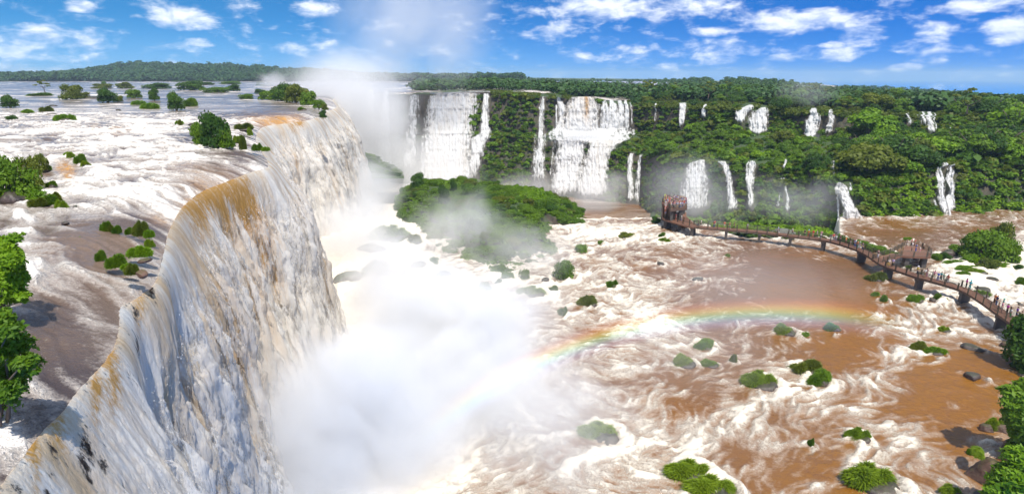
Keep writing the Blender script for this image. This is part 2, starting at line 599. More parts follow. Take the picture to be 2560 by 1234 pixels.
# tussocks, boulders and bushes standing in the lower river: (px, py of the foot, width px, height px, what)
LOWER = [
    (1640, 558, 32, 18, 'bush'), (1655, 592, 22, 11, 'tuft'), (1663, 606, 28, 15, 'tuft'), (1563, 594, 46, 14, 'bush'), (1454, 629, 44, 20, 'bush'),
    (1502, 612, 22, 12, 'bush'), (1820, 644, 16, 14, 'tuft'), (1408, 695, 64, 55, 'bush'), (1312, 700, 32, 36, 'bush'), (1336, 738, 66, 44, 'rocktuft'),
    (1382, 729, 26, 18, 'tuft'), (1210, 735, 42, 36, 'bush'), (1270, 700, 40, 26, 'bush'), (1364, 705, 24, 22, 'rock'), (1527, 718, 32, 24, 'rocktuft'), (1474, 762, 38, 26, 'tuft'),
    (1403, 788, 28, 24, 'tuft'), (1650, 662, 22, 12, 'rock'), (1908, 962, 80, 72, 'rocktuft'), (2012, 930, 60, 42, 'tuft'), (2048, 955, 55, 44, 'tuft'), (1505, 1090, 92, 64, 'rocktuft'),
    (1735, 1190, 90, 80, 'tuft'), (1790, 1232, 100, 84, 'tuft'), (2025, 1112, 18, 20, 'tuft'), (2152, 1100, 50, 54, 'tuft'), (2190, 1212, 116, 108, 'rocktuft'),
    (2300, 876, 34, 26, 'tuft'), (2338, 884, 44, 28, 'tuft'), (2363, 828, 28, 20, 'rocktuft'), (2430, 946, 50, 34, 'rock'), (2432, 872, 50, 16, 'rock'), (2188, 702, 40, 28, 'tuft'),
    (2190, 740, 22, 15, 'tuft'), (2208, 753, 24, 18, 'tuft'), (2288, 752, 36, 30, 'rocktuft'), (2342, 748, 26, 16, 'tuft'), (2362, 754, 22, 14, 'tuft'), (2330, 752, 22, 12, 'rock'),
    (2410, 692, 30, 24, 'rocktuft'), (2448, 742, 42, 28, 'tuft'), (1968, 836, 50, 40, 'rocktuft'), (2008, 842, 26, 20, 'tuft'), (2087, 826, 34, 28, 'tuft'), (1718, 912, 52, 40, 'rocktuft'),
    (1760, 870, 50, 30, 'tuft'), (1835, 906, 18, 20, 'tuft'), (1780, 913, 38, 20, 'tuft'), (2300, 690, 40, 12, 'rock'), (2385, 715, 50, 16, 'rock'), (2450, 728, 60, 20, 'rock'),
    (1745, 700, 30, 10, 'rock'), (2550, 712, 32, 26, 'rocktuft'), (2545, 675, 30, 16, 'bush'), (2500, 668, 34, 20, 'tuft'), (2340, 650, 30, 20, 'bush'), (2365, 652, 30, 22, 'bush'),
    (2420, 674, 44, 18, 'tuft'), (2450, 682, 40, 14, 'tuft'), (2395, 664, 44, 22, 'tuft'), (2268, 600, 20, 10, 'tuft'), (2240, 645, 20, 8, 'tuft'), (2270, 672, 16, 10, 'tuft'), (2372, 640, 44, 28, 'rock'), (2480, 700, 30, 12, 'rock'),
    (2190, 628, 60, 18, 'bush'), (2150, 615, 40, 18, 'bush'), (2225, 638, 44, 14, 'bush'), (1938, 590, 20, 14, 'bush'), (1958, 586, 60, 26, 'greyrock'), (1972, 572, 24, 10, 'bush'), (2085, 598, 40, 24, 'rock'), (2110, 608, 50, 20, 'bush'),
    (1720, 565, 70, 12, 'rock'), (2545, 762, 26, 10, 'rock'),
    # boulders half lost in the spray below the curtain
    (930, 628, 80, 36, 'greyrock'), (985, 610, 60, 26, 'greyrock'), (1035, 612, 50, 28, 'rocktuft'), (870, 700, 90, 40, 'greyrock'), (950, 690, 60, 44, 'rocktuft'), (1000, 690, 60, 36, 'greyrock'),
    (1045, 668, 50, 30, 'greyrock'), (1085, 660, 30, 20, 'bush'), (985, 600, 90, 78, 'rocktuft'), (1110, 690, 50, 26, 'greyrock'), (1245, 712, 24, 16, 'tuft'),
]
ROCKS_W = []
for px, py, w, h, k in LOWER:
    p, t = at(px, py, 0)
    ROCKS_W.append((p.x, p.y, max(0.6, w / F * t * 0.55), k))

FLOW0 = Vector((-0.86, -0.50)).normalized()


def low_flow(X, Y):
    U, V = np.full_like(X, FLOW0.x), np.full_like(X, FLOW0.y)
    a, b = curl(X, Y, 14.0, 31)
    c, d = curl(X, Y, 4.5, 41)
    U, V = U + 0.85 * a + 0.45 * c, V + 0.85 * b + 0.45 * d
    for (rx, ry, rr, k) in ROCKS_W:
        dx, dy = X - rx, Y - ry
        q = np.exp(-(dx * dx + dy * dy) / (2 * (rr * 1.7) ** 2))
        s = np.sign(dx * (-FLOW0.y) + dy * FLOW0.x)
        U += q * s * (-FLOW0.y) * 1.2
        V += q * s * FLOW0.x * 1.2
    return U, V


EDGE = [(-300, 200), (-60, 150), (-20, 140), (0, 138), (20, 146), (39, 148), (46, 141), (54, 128.5), (66, 128), (76, 126), (80, 134), (90, 152), (300, 260)]
LOW_CTRL = [(1350, 800, 230, 110, .13), (1500, 1000, 200, 120, .08), (1545, 585, 110, 28, .75), (1440, 580, 50, 30, .4), (1600, 700, 150, 50, .12), (1500, 690, 90, 60, .25), (1640, 810, 80, 45, .80), (1580, 770, 60, 60, .30), (1790, 640, 70, 30, .25), (1700, 610, 60, 22, .35),
            (2000, 690, 150, 62, -.85), (1900, 640, 100, 36, -.25), (2150, 690, 80, 60, -.5), (2470, 680, 110, 50, .80), (2540, 640, 60, 60, .75), (2470, 750, 90, 40, .55), (2390, 700, 80, 30, .5),
            (2300, 800, 110, 30, .35), (2440, 835, 100, 24, .45), (2500, 800, 60, 30, .3), (2240, 870, 50, 60, .30), (2130, 950, 80, 28, .70), (1990, 900, 30, 50, .35), (1950, 1000, 60, 30, .25),
            (2400, 930, 90, 70, -.65), (2450, 880, 60, 30, -.3), (2330, 1010, 120, 90, -.50), (2170, 1060, 40, 60, .25), (2250, 1110, 70, 40, .55), (2130, 1140, 50, 40, .30), (1960, 990, 160, 60, .15), (2350, 1130, 60, 60, .05),
            (1900, 1060, 70, 50, .30), (1800, 1050, 100, 40, .25), (1600, 1060, 130, 90, .35), (1730, 1130, 60, 50, .55), (1500, 1160, 160, 90, .30), (1720, 970, 90, 60, -.70), (1860, 880, 120, 30, -.15),
            (2080, 880, 110, 60, -.55), (2010, 1180, 110, 50, -.45), (1880, 1170, 80, 40, .1), (2420, 1170, 40, 40, .2), (1250, 860, 160, 90, -.10), (1400, 900, 140, 60, .02), (1640, 920, 90, 60, .1), (1650, 1000, 90, 30, .3),
            (2050, 600, 260, 14, .20), (2250, 590, 140, 22, -.6), (2540, 570, 80, 18, -.2), (1950, 770, 260, 40, -.35), (2130, 790, 60, 60, -.2), (1830, 570, 120, 14, .3)]


def build_lower():
    lic = lic_field(-75, 175, 36, 190, 0.16, low_flow, 3, 14, 0.5)
    lic2 = lic_field(-75, 175, 36, 190, 0.13, low_flow, 7, 7, 0.22)
    xs = np.linspace(-72, 172, 1150)
    ys = [38.0]
    while ys[-1] < 200:
        ys.append(ys[-1] + 0.13 + 0.0022 * (ys[-1] - 38))
    ys = np.array(ys)
    X, Y = np.meshgrid(xs, ys)
    px, py = topix(X, Y, np.zeros_like(X))
    ctrl = gsum(px, py, LOW_CTRL)
    ctrl += 1.2 * sstep(-px, -1180, -900) + 0.9 * np.exp(-((px - 1100) / 220) ** 2 - ((py - 1180) / 260) ** 2)
    ctrl += 0.5 * sstep(-px, -1500, -1250) * sstep(-py, -900, -700)
    wx, wy = X + 3.2 * fbm(X / 6, Y / 6, 3, 71), Y + 3.2 * fbm(X / 6, Y / 6, 3, 72)
    # foam folds: bands that lie along the flow and curl
    a = wx * FLOW0.x + wy * FLOW0.y
    b = -wx * FLOW0.y + wy * FLOW0.x
    bands = ridged(a / 11, b / 6.5, 3, 81)
    fine = ridged(wx / 2.4, wy / 2.4, 3, 85)
    L = lic(X, Y)
    L2 = lic2(X, Y)
    foam = 0.075 + 0.80 * ctrl + 0.24 * bands + 0.12 * fine + 0.12 * L + 0.13 * L2 + 0.16 * fbm(wx / 3.5, wy / 3.5, 4, 88)
    wake = np.zeros_like(X)
    bump = np.zeros_like(X)
    for (rx, ry, rr, k) in ROCKS_W:
        if rx < -60:
            continue
        m = (np.abs(X - rx) < rr * 9) & (np.abs(Y - ry) < rr * 9)
        if not m.any():
            continue
        dx, dy = X[m] - rx, Y[m] - ry
        s = dx * FLOW0.x + dy * FLOW0.y
        n = -dx * FLOW0.y + dy * FLOW0.x
        r = np.sqrt(dx * dx + dy * dy)
        n2 = n + 0.35 * rr * vn(s / rr, n / rr, 5)
        tail = np.exp(-((np.abs(n2) - rr * (0.9 + 0.12 * s / rr)) / (0.42 * rr)) ** 2) * sstep(s, -rr, rr) * np.exp(-np.maximum(s, 0) / (3.2 * rr))
        front = np.exp(-((r - 1.15 * rr) / (0.30 * rr)) ** 2) * sstep(-s, -0.9 * rr, 0.6 * rr)
        wake[m] += 0.5 * tail + 0.5 * front
        bump[m] += 0.18 * front * rr
        wake[m] -= 0.35 * np.exp(-(n / (0.6 * rr)) ** 2) * sstep(s, 0.8 * rr, 1.6 * rr) * np.exp(-np.maximum(s, 0) / (2.2 * rr))
    foam += np.clip(wake, -0.4, 0.7)
    f = np.clip(foam, -0.5, 1.3)
    Z = 0.50 * fbm(wx / 4.0, wy / 4.0, 5, 61) + 0.10 * L * np.clip(f + 0.3, 0.15, 1) + 0.34 * sstep(f, 0.15, 0.8) * (0.6 + 0.9 * fbm(wx / 0.9, wy / 0.9, 4, 63)) + bump
    Z *= np.clip(0.45 + f, 0.35, 1.0)
    ed = np.interp(X, [e[0] for e in EDGE], [e[1] for e in EDGE]) + 1.5 * fbm(X / 9, Y * 0, 3, 90)
    drop = sstep(Y, ed, ed + 7)
    f = f + 0.9 * np.exp(-((Y - ed - 2) / 3.0) ** 2)
    Z = Z - 19.0 * drop
    gold = np.clip(0.9 * sstep(px, 1500, 2300) * sstep(py, 640, 820), 0, 0.9) * np.clip(0.7 - f, 0, 1)
    P = np.stack([X, Y, Z], -1)
    o = obj('lower_river', grid_mesh('lower_river', P, M['low'], {'foam': f, 'gold': gold}))
    tag(o, kind='structure')
    # the gorge water, twenty metres lower
    xs, ys = np.linspace(-170, 260, 420), np.linspace(120, 420, 260)
    X, Y = np.meshgrid(xs, ys)
    px, py = topix(X, Y, np.full_like(X, -18.0))
    L2 = fbm(X / 9, Y / 3, 4, 14)
    f = 0.02 + 0.35 * L2 + 1.2 * sstep(-px, -1240, -1000) + gsum(px, py, [(1500, 480, 60, 25, .8), (1230, 465, 50, 14, .5)])
    P = np.stack([X, Y, -18.0 + 0.3 * L2 + 15.0 * sstep(X, 40, 75) * 0], -1)
    tag(obj('gorge_river', grid_mesh('gorge_river', P, M['low'], {'foam': f, 'gold': f * 0})), kind='structure')


UP_CTRL = [(650, 286, 110, 9, -.7), (700, 268, 90, 9, -.5), (440, 432, 110, 24, -.42), (560, 410, 60, 14, -.3), (190, 575, 150, 60, -.62), (120, 850, 150, 130, -.62), (200, 640, 120, 60, -.25), (330, 575, 90, 60, -.75), (250, 700, 60, 60, -.5),
           (270, 312, 50, 14, -.45), (120, 350, 40, 12, -.4), (470, 345, 50, 16, -.5), (600, 385, 60, 12, -.5), (100, 215, 180, 10, -.3), (300, 340, 160, 60, .25), (350, 470, 130, 60, .2), (90, 470, 100, 40, .2),
           (215, 750, 40, 60, .30), (60, 560, 60, 60, .25), (350, 540, 60, 14, -.3), (440, 300, 100, 30, -.1), (520, 260, 260, 20, -.12)]


def up_flow(X, Y):
    # the water leaves over the lip on the right
    d = np.clip((lip_x(Y) - X) / 30.0, 0, 3)
    U, V = np.full_like(X, 0.85), -0.45 * np.ones_like(X)
    a, b = curl(X, Y, 9.0, 131)
    c, e = curl(X, Y, 3.0, 141)
    return U + 0.7 * a * d + 0.35 * c, V + 0.7 * b * d + 0.35 * e


LIPDROP, LIPRUN = 1.1, 5.0


def build_upper():
    lic = lic_field(-125, -8, 8, 150, 0.11, up_flow, 13, 26, 0.34)
    ys = [8.5]
    while ys[-1] < 1075:
        ys.append(ys[-1] * 1.0049)
    ys = np.array(ys)
    u = np.linspace(0, 1, 640)
    right = np.where(ys > 335, np.interp(ys, [335, 360, 600, 1100], [-98, 20, 330, 480]), lip_x(ys))
    left = -(0.96 * ys + 12)
    Y = np.repeat(ys[:, None], len(u), 1)
    X = left[:, None] + (right - left)[:, None] * u[None, :]
    px, py = topix(X, Y, np.full_like(X, ZU))
    ctrl = gsum(px, py, UP_CTRL)
    wx, wy = X + 2.0 * fbm(X / 5, Y / 5, 3, 171), Y + 2.0 * fbm(X / 5, Y / 5, 3, 172)
    sc = np.clip(Y / 60, 1.0, 8.0)
    bands = ridged(wx / 9, wy / 5, 3, 181)
    b2 = fbm(X / (22), Y / 11, 4, 184)
    L = np.where(Y < 150, lic(X, Y), 0)
    far = sstep(Y, 90, 260)
    near = sstep(-Y, -34, -22)
    foam = 0.42 - 0.30 * far - 0.16 * near + 0.85 * ctrl + 0.28 * bands * (1 - 0.4 * far) + 0.20 * L * (1 - far) + 0.55 * b2 * (0.4 + 0.8 * far)
    foam += 0.55 * far * np.exp(-((fbm(X / 60, Y / 14, 3, 187)) / 0.05) ** 2)
    Z = ZU + (0.30 * fbm(wx / 4.5, wy / 4.5, 4, 161) + 0.07 * L + 0.22 * sstep(foam, 0.3, 0.9) * (0.5 + fbm(wx / 0.9, wy / 0.9, 3, 163))) * (1 - 0.7 * far)
    dl = np.clip(right[:, None] - X, 0, 99)
    k = sstep(dl, 0.0, 2.5)
    Z = ZU + (Z - ZU) * (0.15 + 0.85 * k) - LIPDROP * np.clip(1 - dl / LIPRUN, 0, 1) ** 2
    # amber water: thin and sunlit where it slides over ledges
    g = gsum(px, py, [(168, 428, 16, 20, 1.6), (155, 412, 14, 12, 1.2), (705, 297, 70, 9, 1.3), (740, 302, 22, 12, .8), (520, 470, 50, 30, .9), (470, 500, 36, 26, .7), (590, 440, 40, 20, .7), (290, 325, 26, 10, .5),
                      (235, 322, 16, 8, .5), (400, 520, 30, 14, .5), (640, 300, 30, 8, .3), (480, 420, 60, 20, .2)])
    P = np.stack([X, Y, Z], -1)
    o = obj('upper_river', grid_mesh('upper_river', P, M['up'], {'foam': np.clip(foam, -0.4, 1.2), 'gold': np.clip(g, 0, 1.2)}))
    tag(o, kind='structure')


# ------------------------------------------------------------------ the great curtain along the near edge
GOLD_F = [(520, 480, 50, 36, .9), (570, 470, 45, 30, .7), (610, 540, 34, 60, .8), (560, 520, 40, 40, .5), (470, 520, 36, 30, .7), (650, 620, 22, 90, .45), (500, 560, 22, 60, .35), (640, 760, 22, 110, .18), (740, 300, 16, 22, .9), (690, 296, 40, 10, .7),
          (255, 880, 26, 40, .75), (285, 960, 16, 60, .55), (235, 860, 20, 24, .6), (130, 1010, 22, 50, .5), (70, 1120, 18, 60, .75), (90, 1180, 12, 60, .8), (150, 1080, 20, 60, .4), (350, 760, 12, 70, .45), (330, 720, 12, 26, .4), (690, 690, 10, 60, .3), (590, 900, 16, 60, .3), (240, 1000, 14, 80, .4), (740, 420, 14, 40, .25)]
GAP_F = [(215, 1110, 22, 100, -.36), (215, 960, 14, 50, -.2), (262, 1160, 14, 60, -.3), (20, 1150, 30, 50, -.2), (345, 850, 8, 50, -.35), (338, 790, 7, 30, -.3), (378, 715, 7, 26, -.6), (130, 1150, 14, 60, -.35), (30, 1220, 60, 40, -.25)]


def build_curtain():
    # the lip as a fine line; resampled so that far water gets coarser columns
    pts = LC[:, :2]
    seg = np.r_[0, np.cumsum(np.hypot(*np.diff(pts, axis=0).T))]
    sA = [0.0]
    while sA[-1] < seg[-1]:
        y = np.interp(sA[-1], seg, pts[:, 1])
        sA.append(sA[-1] + (0.05 + 0.0011 * max(0, y - 15)))
    sA = np.array(sA[:-1])
    lx, ly = np.interp(sA, seg, pts[:, 0]), np.interp(sA, seg, pts[:, 1])
    tx, ty = np.gradient(lx, sA), np.gradient(ly, sA)

    def smooth(a, w):
        # moving average over w metres
        out = np.empty_like(a)
        c = np.r_[0, np.cumsum(a)]
        i0 = np.searchsorted(sA, sA - w)
        i1 = np.searchsorted(sA, sA + w)
        return (c[i1] - c[i0]) / np.maximum(i1 - i0, 1)
    nx, ny = smooth(ty, 4.0), smooth(-tx, 4.0)
    nl = np.hypot(nx, ny)
    nx, ny = nx / nl, ny / nl
    v0 = np.interp(ly, [12, 25, 40, 70, 120, 180, 335], [1.25, 1.3, 1.5, 2.6, 3.2, 4.0, 4.0])
    v0 = v0 * (1 + 0.22 * fbm(sA / 7.0, sA * 0, 3, 201))
    drop = np.concatenate([np.linspace(0, 1.2, 14)[:-1], np.geomspace(1.2, 29.5, 210)])
    S_, D = np.meshgrid(sA, drop)
    # the sheet leaves the lip already sloping as the river does there
    vz = v0[None, :] * (2 * LIPDROP / LIPRUN)
    T = (-vz + np.sqrt(vz * vz + 2 * 9.81 * D)) / 9.81
    out = v0[None, :] * T
    amp = sstep(D, 0.1, 6.5)
    # columns of water separate and billow on the way down
    ws = S_ + 0.5 * fbm(S_ / 3, D / 9, 3, 210)
    big = ridged(ws / 5.5, D / 40, 2, 211)
    mid = ridged(ws / 1.9, D / 14, 3, 214)
    puff = fbm(ws / 0.95, D / 4.2 - 1.5 * fbm(ws / 1.3, D * 0, 2, 219), 5, 217, 0.62)
    comet = np.abs(vn(ws / 1.6, (D + 3 * vn(ws / 1.1, D * 0, 225)) / 5.5, 221))
    fine = fbm(ws / 0.28, D / 1.8, 3, 231)
    froth = fbm(ws / 0.26 + 0.8 * puff, D / 2.0 + 0.8 * mid, 4, 235, 0.66)
    disp = amp * (1.25 * big + 0.60 * mid + 0.62 * puff * (0.35 + 0.65 * sstep(D, 2, 14)) - 0.42 * comet + 0.08 * fine + 0.20 * froth) + 0.05 * fine
    out = out + disp
    X = lx[None, :] + nx[None, :] * out
    Y = ly[None, :] + ny[None, :] * out
    Z = ZU - LIPDROP + 0.02 - D + 0.30 * amp * puff
    px, py = topix(X, Y, Z)
    near = sstep(-ly, -40, -24)[None, :]
    foam = 0.80 - 0.18 * near + 0.20 * mid + 0.35 * puff * near + 0.2 * froth + gsum(px, py, GAP_F) + 0.3 * sstep(D, 10, 25) * (1 - near)
    foam = np.maximum(foam, 0.60 * (1 - near))
    gold = np.clip(1.5 * gsum(px, py, GOLD_F) * (0.75 + 1.3 * fbm(ws / 1.0, D / 2.6, 5, 241) + 0.6 * mid), 0, 1.1)
    silt = np.clip(0.0 + 0.95 * fbm(ws / 1.6, D / 14, 4, 245) - 0.3 * froth + 0.35 * comet + 0.35 * np.exp(-D / 1.5) + gsum(px, py, [(560, 800, 160, 260, .35), (700, 500, 100, 160, .1), (380, 800, 70, 260, -.1)]), 0, 1)
    # three sheets: before the grassy ledge, from the ledge to the bend, beyond the bend
    i1 = int(np.argmin(np.hypot(lx - LIP[9].x, ly - LIP[9].y)))
    i2 = int(np.argmin(np.hypot(lx - LIP[19].x, ly - LIP[19].y)))
    ledge = [(i1 - 6, i1 + 10)]
    labels = [(0, i1, 'ragged amber and white sheet of falling water nearest the viewer, with dark gaps'),
              (i1 - 1, i2 + 2, 'tall thundering curtain of white and golden brown water beyond the grassy ledge'),
              (i2, len(sA), 'white curtain falling from the far bend of the upper river under the shrubby point')]
    for a, b, lab in labels:
        sl = (slice(None), slice(a, b))
        P = np.stack([X[sl], Y[sl], Z[sl]], -1)
        me = grid_mesh('waterfall', P, M['fall'], {'foam': foam[sl], 'gold': gold[sl], 'silt': silt[sl]}, flip=False)
        wf = tag(obj('waterfall', me), lab, 'waterfall', 'great waterfall along the near edge', 'thing')
        # a looser veil of clumps falling clear in front of the main sheet
        s2 = (slice(0, None, 2), slice(a, b, 2))
        o3 = amp[s2] * (0.35 + 0.55 * np.abs(puff[s2]) + 0.35 * comet[s2])
        fv = 0.05 + 0.85 * puff[s2] + 0.55 * comet[s2] + 0.25 * mid[s2] + 0.35 * froth[s2] - 0.9 * (1 - sstep(D[s2], 1.5, 6.0)) - 0.10 * near[:, a:b:2]
        P = np.stack([X[s2] + nx[None, a:b:2] * o3, Y[s2] + ny[None, a:b:2] * o3, Z[s2] - 0.1], -1)
        obj('outer_veil', grid_mesh('outer_veil', P, M['fall'], {'foam': fv, 'gold': gold[s2] * 0.4, 'silt': silt[s2] * 0.5}), wf)
    # torn-off spray flying in front of the sheets
    g = np.random.default_rng(12)
    n = 110000
    ci = g.integers(2, len(sA) - 2, n)
    ri = np.clip((g.random(n) ** 0.8 * (len(drop) - 4)).astype(int) + 2, 0, len(drop) - 1)
    keep = (ly[ci] < 130) & (amp[ri, ci] * (puff[ri, ci] + 0.4 * mid[ri, ci] + 0.25) > 0.45 * g.random(n)) & (drop[ri] > 3.0)
    ci, ri = ci[keep], ri[keep]
    n = len(ci)
    base = np.stack([X[ri, ci], Y[ri, ci], Z[ri, ci]], -1)
    off = np.abs(g.normal(size=n)) * (0.10 + 0.30 * amp[ri, ci])
    base += np.stack([nx[ci] * off, ny[ci] * off, g.normal(size=n) * 0.2], -1)
    sz = (0.006 + 0.00042 * np.clip(ly[ci], 10, 90))[:, None] * (0.5 + g.random(n))[:, None]
    a = g.normal(size=(n, 3))
    a[:, 2] *= 1.8
    a /= np.linalg.norm(a, axis=1)[:, None]
    b = np.cross(a, g.normal(size=(n, 3)))
    b /= np.linalg.norm(b, axis=1)[:, None]
    VV = np.stack([base - a * sz * 1.5, base - b * sz * .6, base + a * sz * 1.5, base + b * sz * .6], 1).reshape(-1, 3)
    tag(obj('spray', raw_mesh('spray', VV, 4, np.arange(len(VV)), M['drops'], False)), 'loose white water torn off the near waterfall', kind='stuff')
    # the basalt wall behind the water
    ii = np.arange(0, len(sA), 12)
    d = np.linspace(1.9, 30, 70)
    S2, D2 = np.meshgrid(sA[ii], d)
    o2 = -1.9 - 0.2 * np.clip(v0[ii][None, :] * np.sqrt(2 * D2 / 9.81), 0, 99) + 0.9 * fbm(S2 / 2.5, D2 / 2.2, 4, 251) + 0.5 * np.floor(D2 / 5) * 0.3
    P = np.stack([lx[ii][None, :] + nx[ii][None, :] * o2, ly[ii][None, :] + ny[ii][None, :] * o2, ZU - D2], -1)
    tag(obj('cliff', grid_mesh('cliff', P, M['rock'])), kind='structure')


# ------------------------------------------------------------------ far terrain: cliffs, shelf, plateau
STN = {
    640: [(470, 330), (445, 340), (345, 350), (342, 352), (338, 354), (232, 362), (222, 450), (206, 900), (200, 1500)],
    1000: [(470, 290), (445, 300), (345, 315), (342, 316), (338, 317), (238, 330), (228, 400), (212, 800), (200, 1300)],
    1060: [(480, 285), (455, 295), (345, 308), (341, 309), (338, 310), (236, 322), (228, 400), (212, 800), (200, 1300)],
    1220: [(490, 270), (465, 280), (340, 297), (337, 299), (334, 301), (232, 312), (224, 400), (212, 700), (200, 1300)],
    1330: [(500, 262), (480, 270), (345, 288), (342, 291), (338, 293), (240, 304), (229, 400), (213, 700), (202, 1300)],
    1480: [(515, 250), (500, 255), (362, 270), (350, 280), (335, 290), (252, 297), (240, 360), (224, 600), (204, 1300)],
    1600: [(540, 235), (520, 245), (390, 261), (362, 279), (335, 296), (264, 303), (248, 360), (228, 600), (206, 1200)],
    1700: [(568, 180), (545, 200), (404, 219), (370, 247), (328, 280), (270, 286), (252, 340), (230, 500), (203, 1000)],
    1850: [(590, 128), (558, 176), (407, 196), (372, 220), (322, 250), (274, 256), (256, 320), (236, 450), (203, 800)],
    2000: [(594, 126.5), (568, 161), (417, 180), (388, 203), (345, 232), (284, 238), (266, 290), (246, 420), (217, 700)],
    2100: [(598, 124.5), (582, 147), (455, 158), (402, 190), (345, 222), (288, 228), (272, 280), (254, 400), (230, 650)],
    2250: [(592, 141), (578, 148), (442, 160), (388, 189), (335, 215), (294, 220), (279, 270), (260, 380), (240, 600)],
    2380: [(588, 143), (566, 150), (414, 165), (372, 190), (335, 212), (298, 217), (282, 260), (265, 360), (246, 600)],
    2560: [(580, 147), (560, 153), (402, 168), (362, 190), (332, 210), (304, 215), (290, 250), (276, 330), (258, 600)],
    2900: [(580, 147), (560, 153), (402, 168), (362, 190), (332, 210), (304, 215), (290, 250), (276, 330), (258, 600)],
}
SX = np.array(sorted(STN))
SPY = np.array([[k[0] for k in STN[x]] for x in SX], float)
SYY = np.array([[k[1] for k in STN[x]] for x in SX], float)


def stn(px):
    return [np.interp(px, SX, SPY[:, j]) for j in range(9)], [np.interp(px, SX, SYY[:, j]) for j in range(9)]


def terr_v(px, v):
    """photograph row and distance of the terrain at column px, profile position v (0 foot apron .. 8 far)"""
    P, Yk = stn(px)
    j = min(int(v), 7)
    f = v - j
    return P[j] + (P[j + 1] - P[j]) * f, Yk[j] + (Yk[j + 1] - Yk[j]) * f


def terr_at(px, py):
    P, Yk = stn(px)
    return float(np.interp(-py, [-p for p in P], Yk))


def terr_pt(px, py):
    return atY(px, py, terr_at(px, py))[0]


def build_terrain():
    cols = np.linspace(640, 2900, 760)
    per = [6, 34, 16, 14, 26, 14, 12, 12]
    vs = []
    for j, n in enumerate(per):
        vs += [j + k / n for k in range(n)]
    vs.append(8.0)
    P = np.zeros((len(vs), len(cols), 3))
    Pk, Yk = stn(cols)
    for r, v in enumerate(vs):
        j = min(int(v), 7)
        f = v - j
        # world-space interpolation between the key points of the profile
        dirs = []
        for q in (j, j + 1):
            xc, yc = (cols - 1280) / F, (617 - Pk[q]) / F
            dy, dz = CP + yc * SP, -SP + yc * CP
            t = Yk[q] / dy
            dirs.append(np.stack([xc * t, Yk[q], CAMZ + dz * t], -1))
        P[r] = dirs[0] * (1 - f) + dirs[1] * f
    V = np.array(vs)[:, None]
    cliffy = sstep(V, 0.9, 1.1) * sstep(-V, -2.15, -1.95) + sstep(V, 3.9, 4.1) * sstep(-V, -5.1, -4.95)
    X0, Z0 = P[..., 0].copy(), P[..., 2].copy()
    P[..., 1] += cliffy * (4.5 * fbm(X0 / 14, Z0 / 22, 4, 301) + 1.2 * ridged(X0 / 3.2, Z0 / 14, 3, 303)) + (1 - cliffy) * 2.0 * fbm(X0 / 12, Z0 / 12, 3, 305)
    P[..., 2] += (1.4 * fbm(X0 / 13, P[..., 1] / 13, 4, 307)) * (0.3 + 0.7 * (1 - cliffy))
    tag(obj('hillside', grid_mesh('hillside', P, M['cliff'], flip=False)), kind='structure')


def build_hills():
    # the wooded hill beyond the wide river on the left, and the ridge far right
    for nm, prof, Y0, Y1, shore in (('hill', [(-200, 186), (0, 193), (130, 192), (200, 184), (290, 170), (350, 164), (500, 168), (600, 171), (700, 180), (820, 184), (1000, 200), (1300, 202)], 1060, 1500, 206),
                                    ('ridge', [(2000, 222), (2150, 219), (2240, 222), (2320, 228), (2420, 240), (2500, 246), (2600, 247), (2800, 249)], 700, 1500, 262)):
        cols = np.linspace(prof[0][0], prof[-1][0], 260)
        top = np.interp(cols, [p[0] for p in prof], [p[1] for p in prof])
        rows = []
        for f in np.linspace(0, 1, 22):
            Y = Y0 + (Y1 - Y0) * f
            py = shore + (top - shore) * f ** 0.8
            xc, yc = (cols - 1280) / F, (617 - py) / F
            dy, dz = CP + yc * SP, -SP + yc * CP
            t = Y / dy
            rows.append(np.stack([xc * t, np.full_like(cols, Y), CAMZ + dz * t], -1))
        rows.append(rows[-1] + np.array([0, 600, -60]))
        P = np.array(rows)
        P[..., 2] += 4 * fbm(P[..., 0] / 90, P[..., 1] / 90, 3, 320)
        tag(obj('hills', grid_mesh('hills', P, M['cliff'])), kind='structure')
        HILLP[nm] = P
    # the land under everything, out to the horizon
    cols = np.linspace(-2600, 3400, 120)
    P = []
    for Y, dpy in ((1250, 6.0), (1500, 3.0), (2500, 2.0), (9000, 0.0)):
        py = np.interp(cols, [-2600, 1200, 1500, 1750, 2000, 2150, 2350, 2560, 3400], [192, 193, 196, 199, 214, 224, 240, 252, 256]) + dpy
        xc, yc = (cols - 1280) / F, (617 - py) / F
        dy, dz = CP + yc * SP, -SP + yc * CP
        t = Y / dy
        P.append(np.stack([xc * t, np.full_like(cols, Y), CAMZ + dz * t], -1))
    tag(obj('ground', grid_mesh('ground', np.array(P), M['cliff'])), kind='structure')


HILLP = {}
build_lower()
build_upper()
build_curtain()
build_terrain()
build_hills()
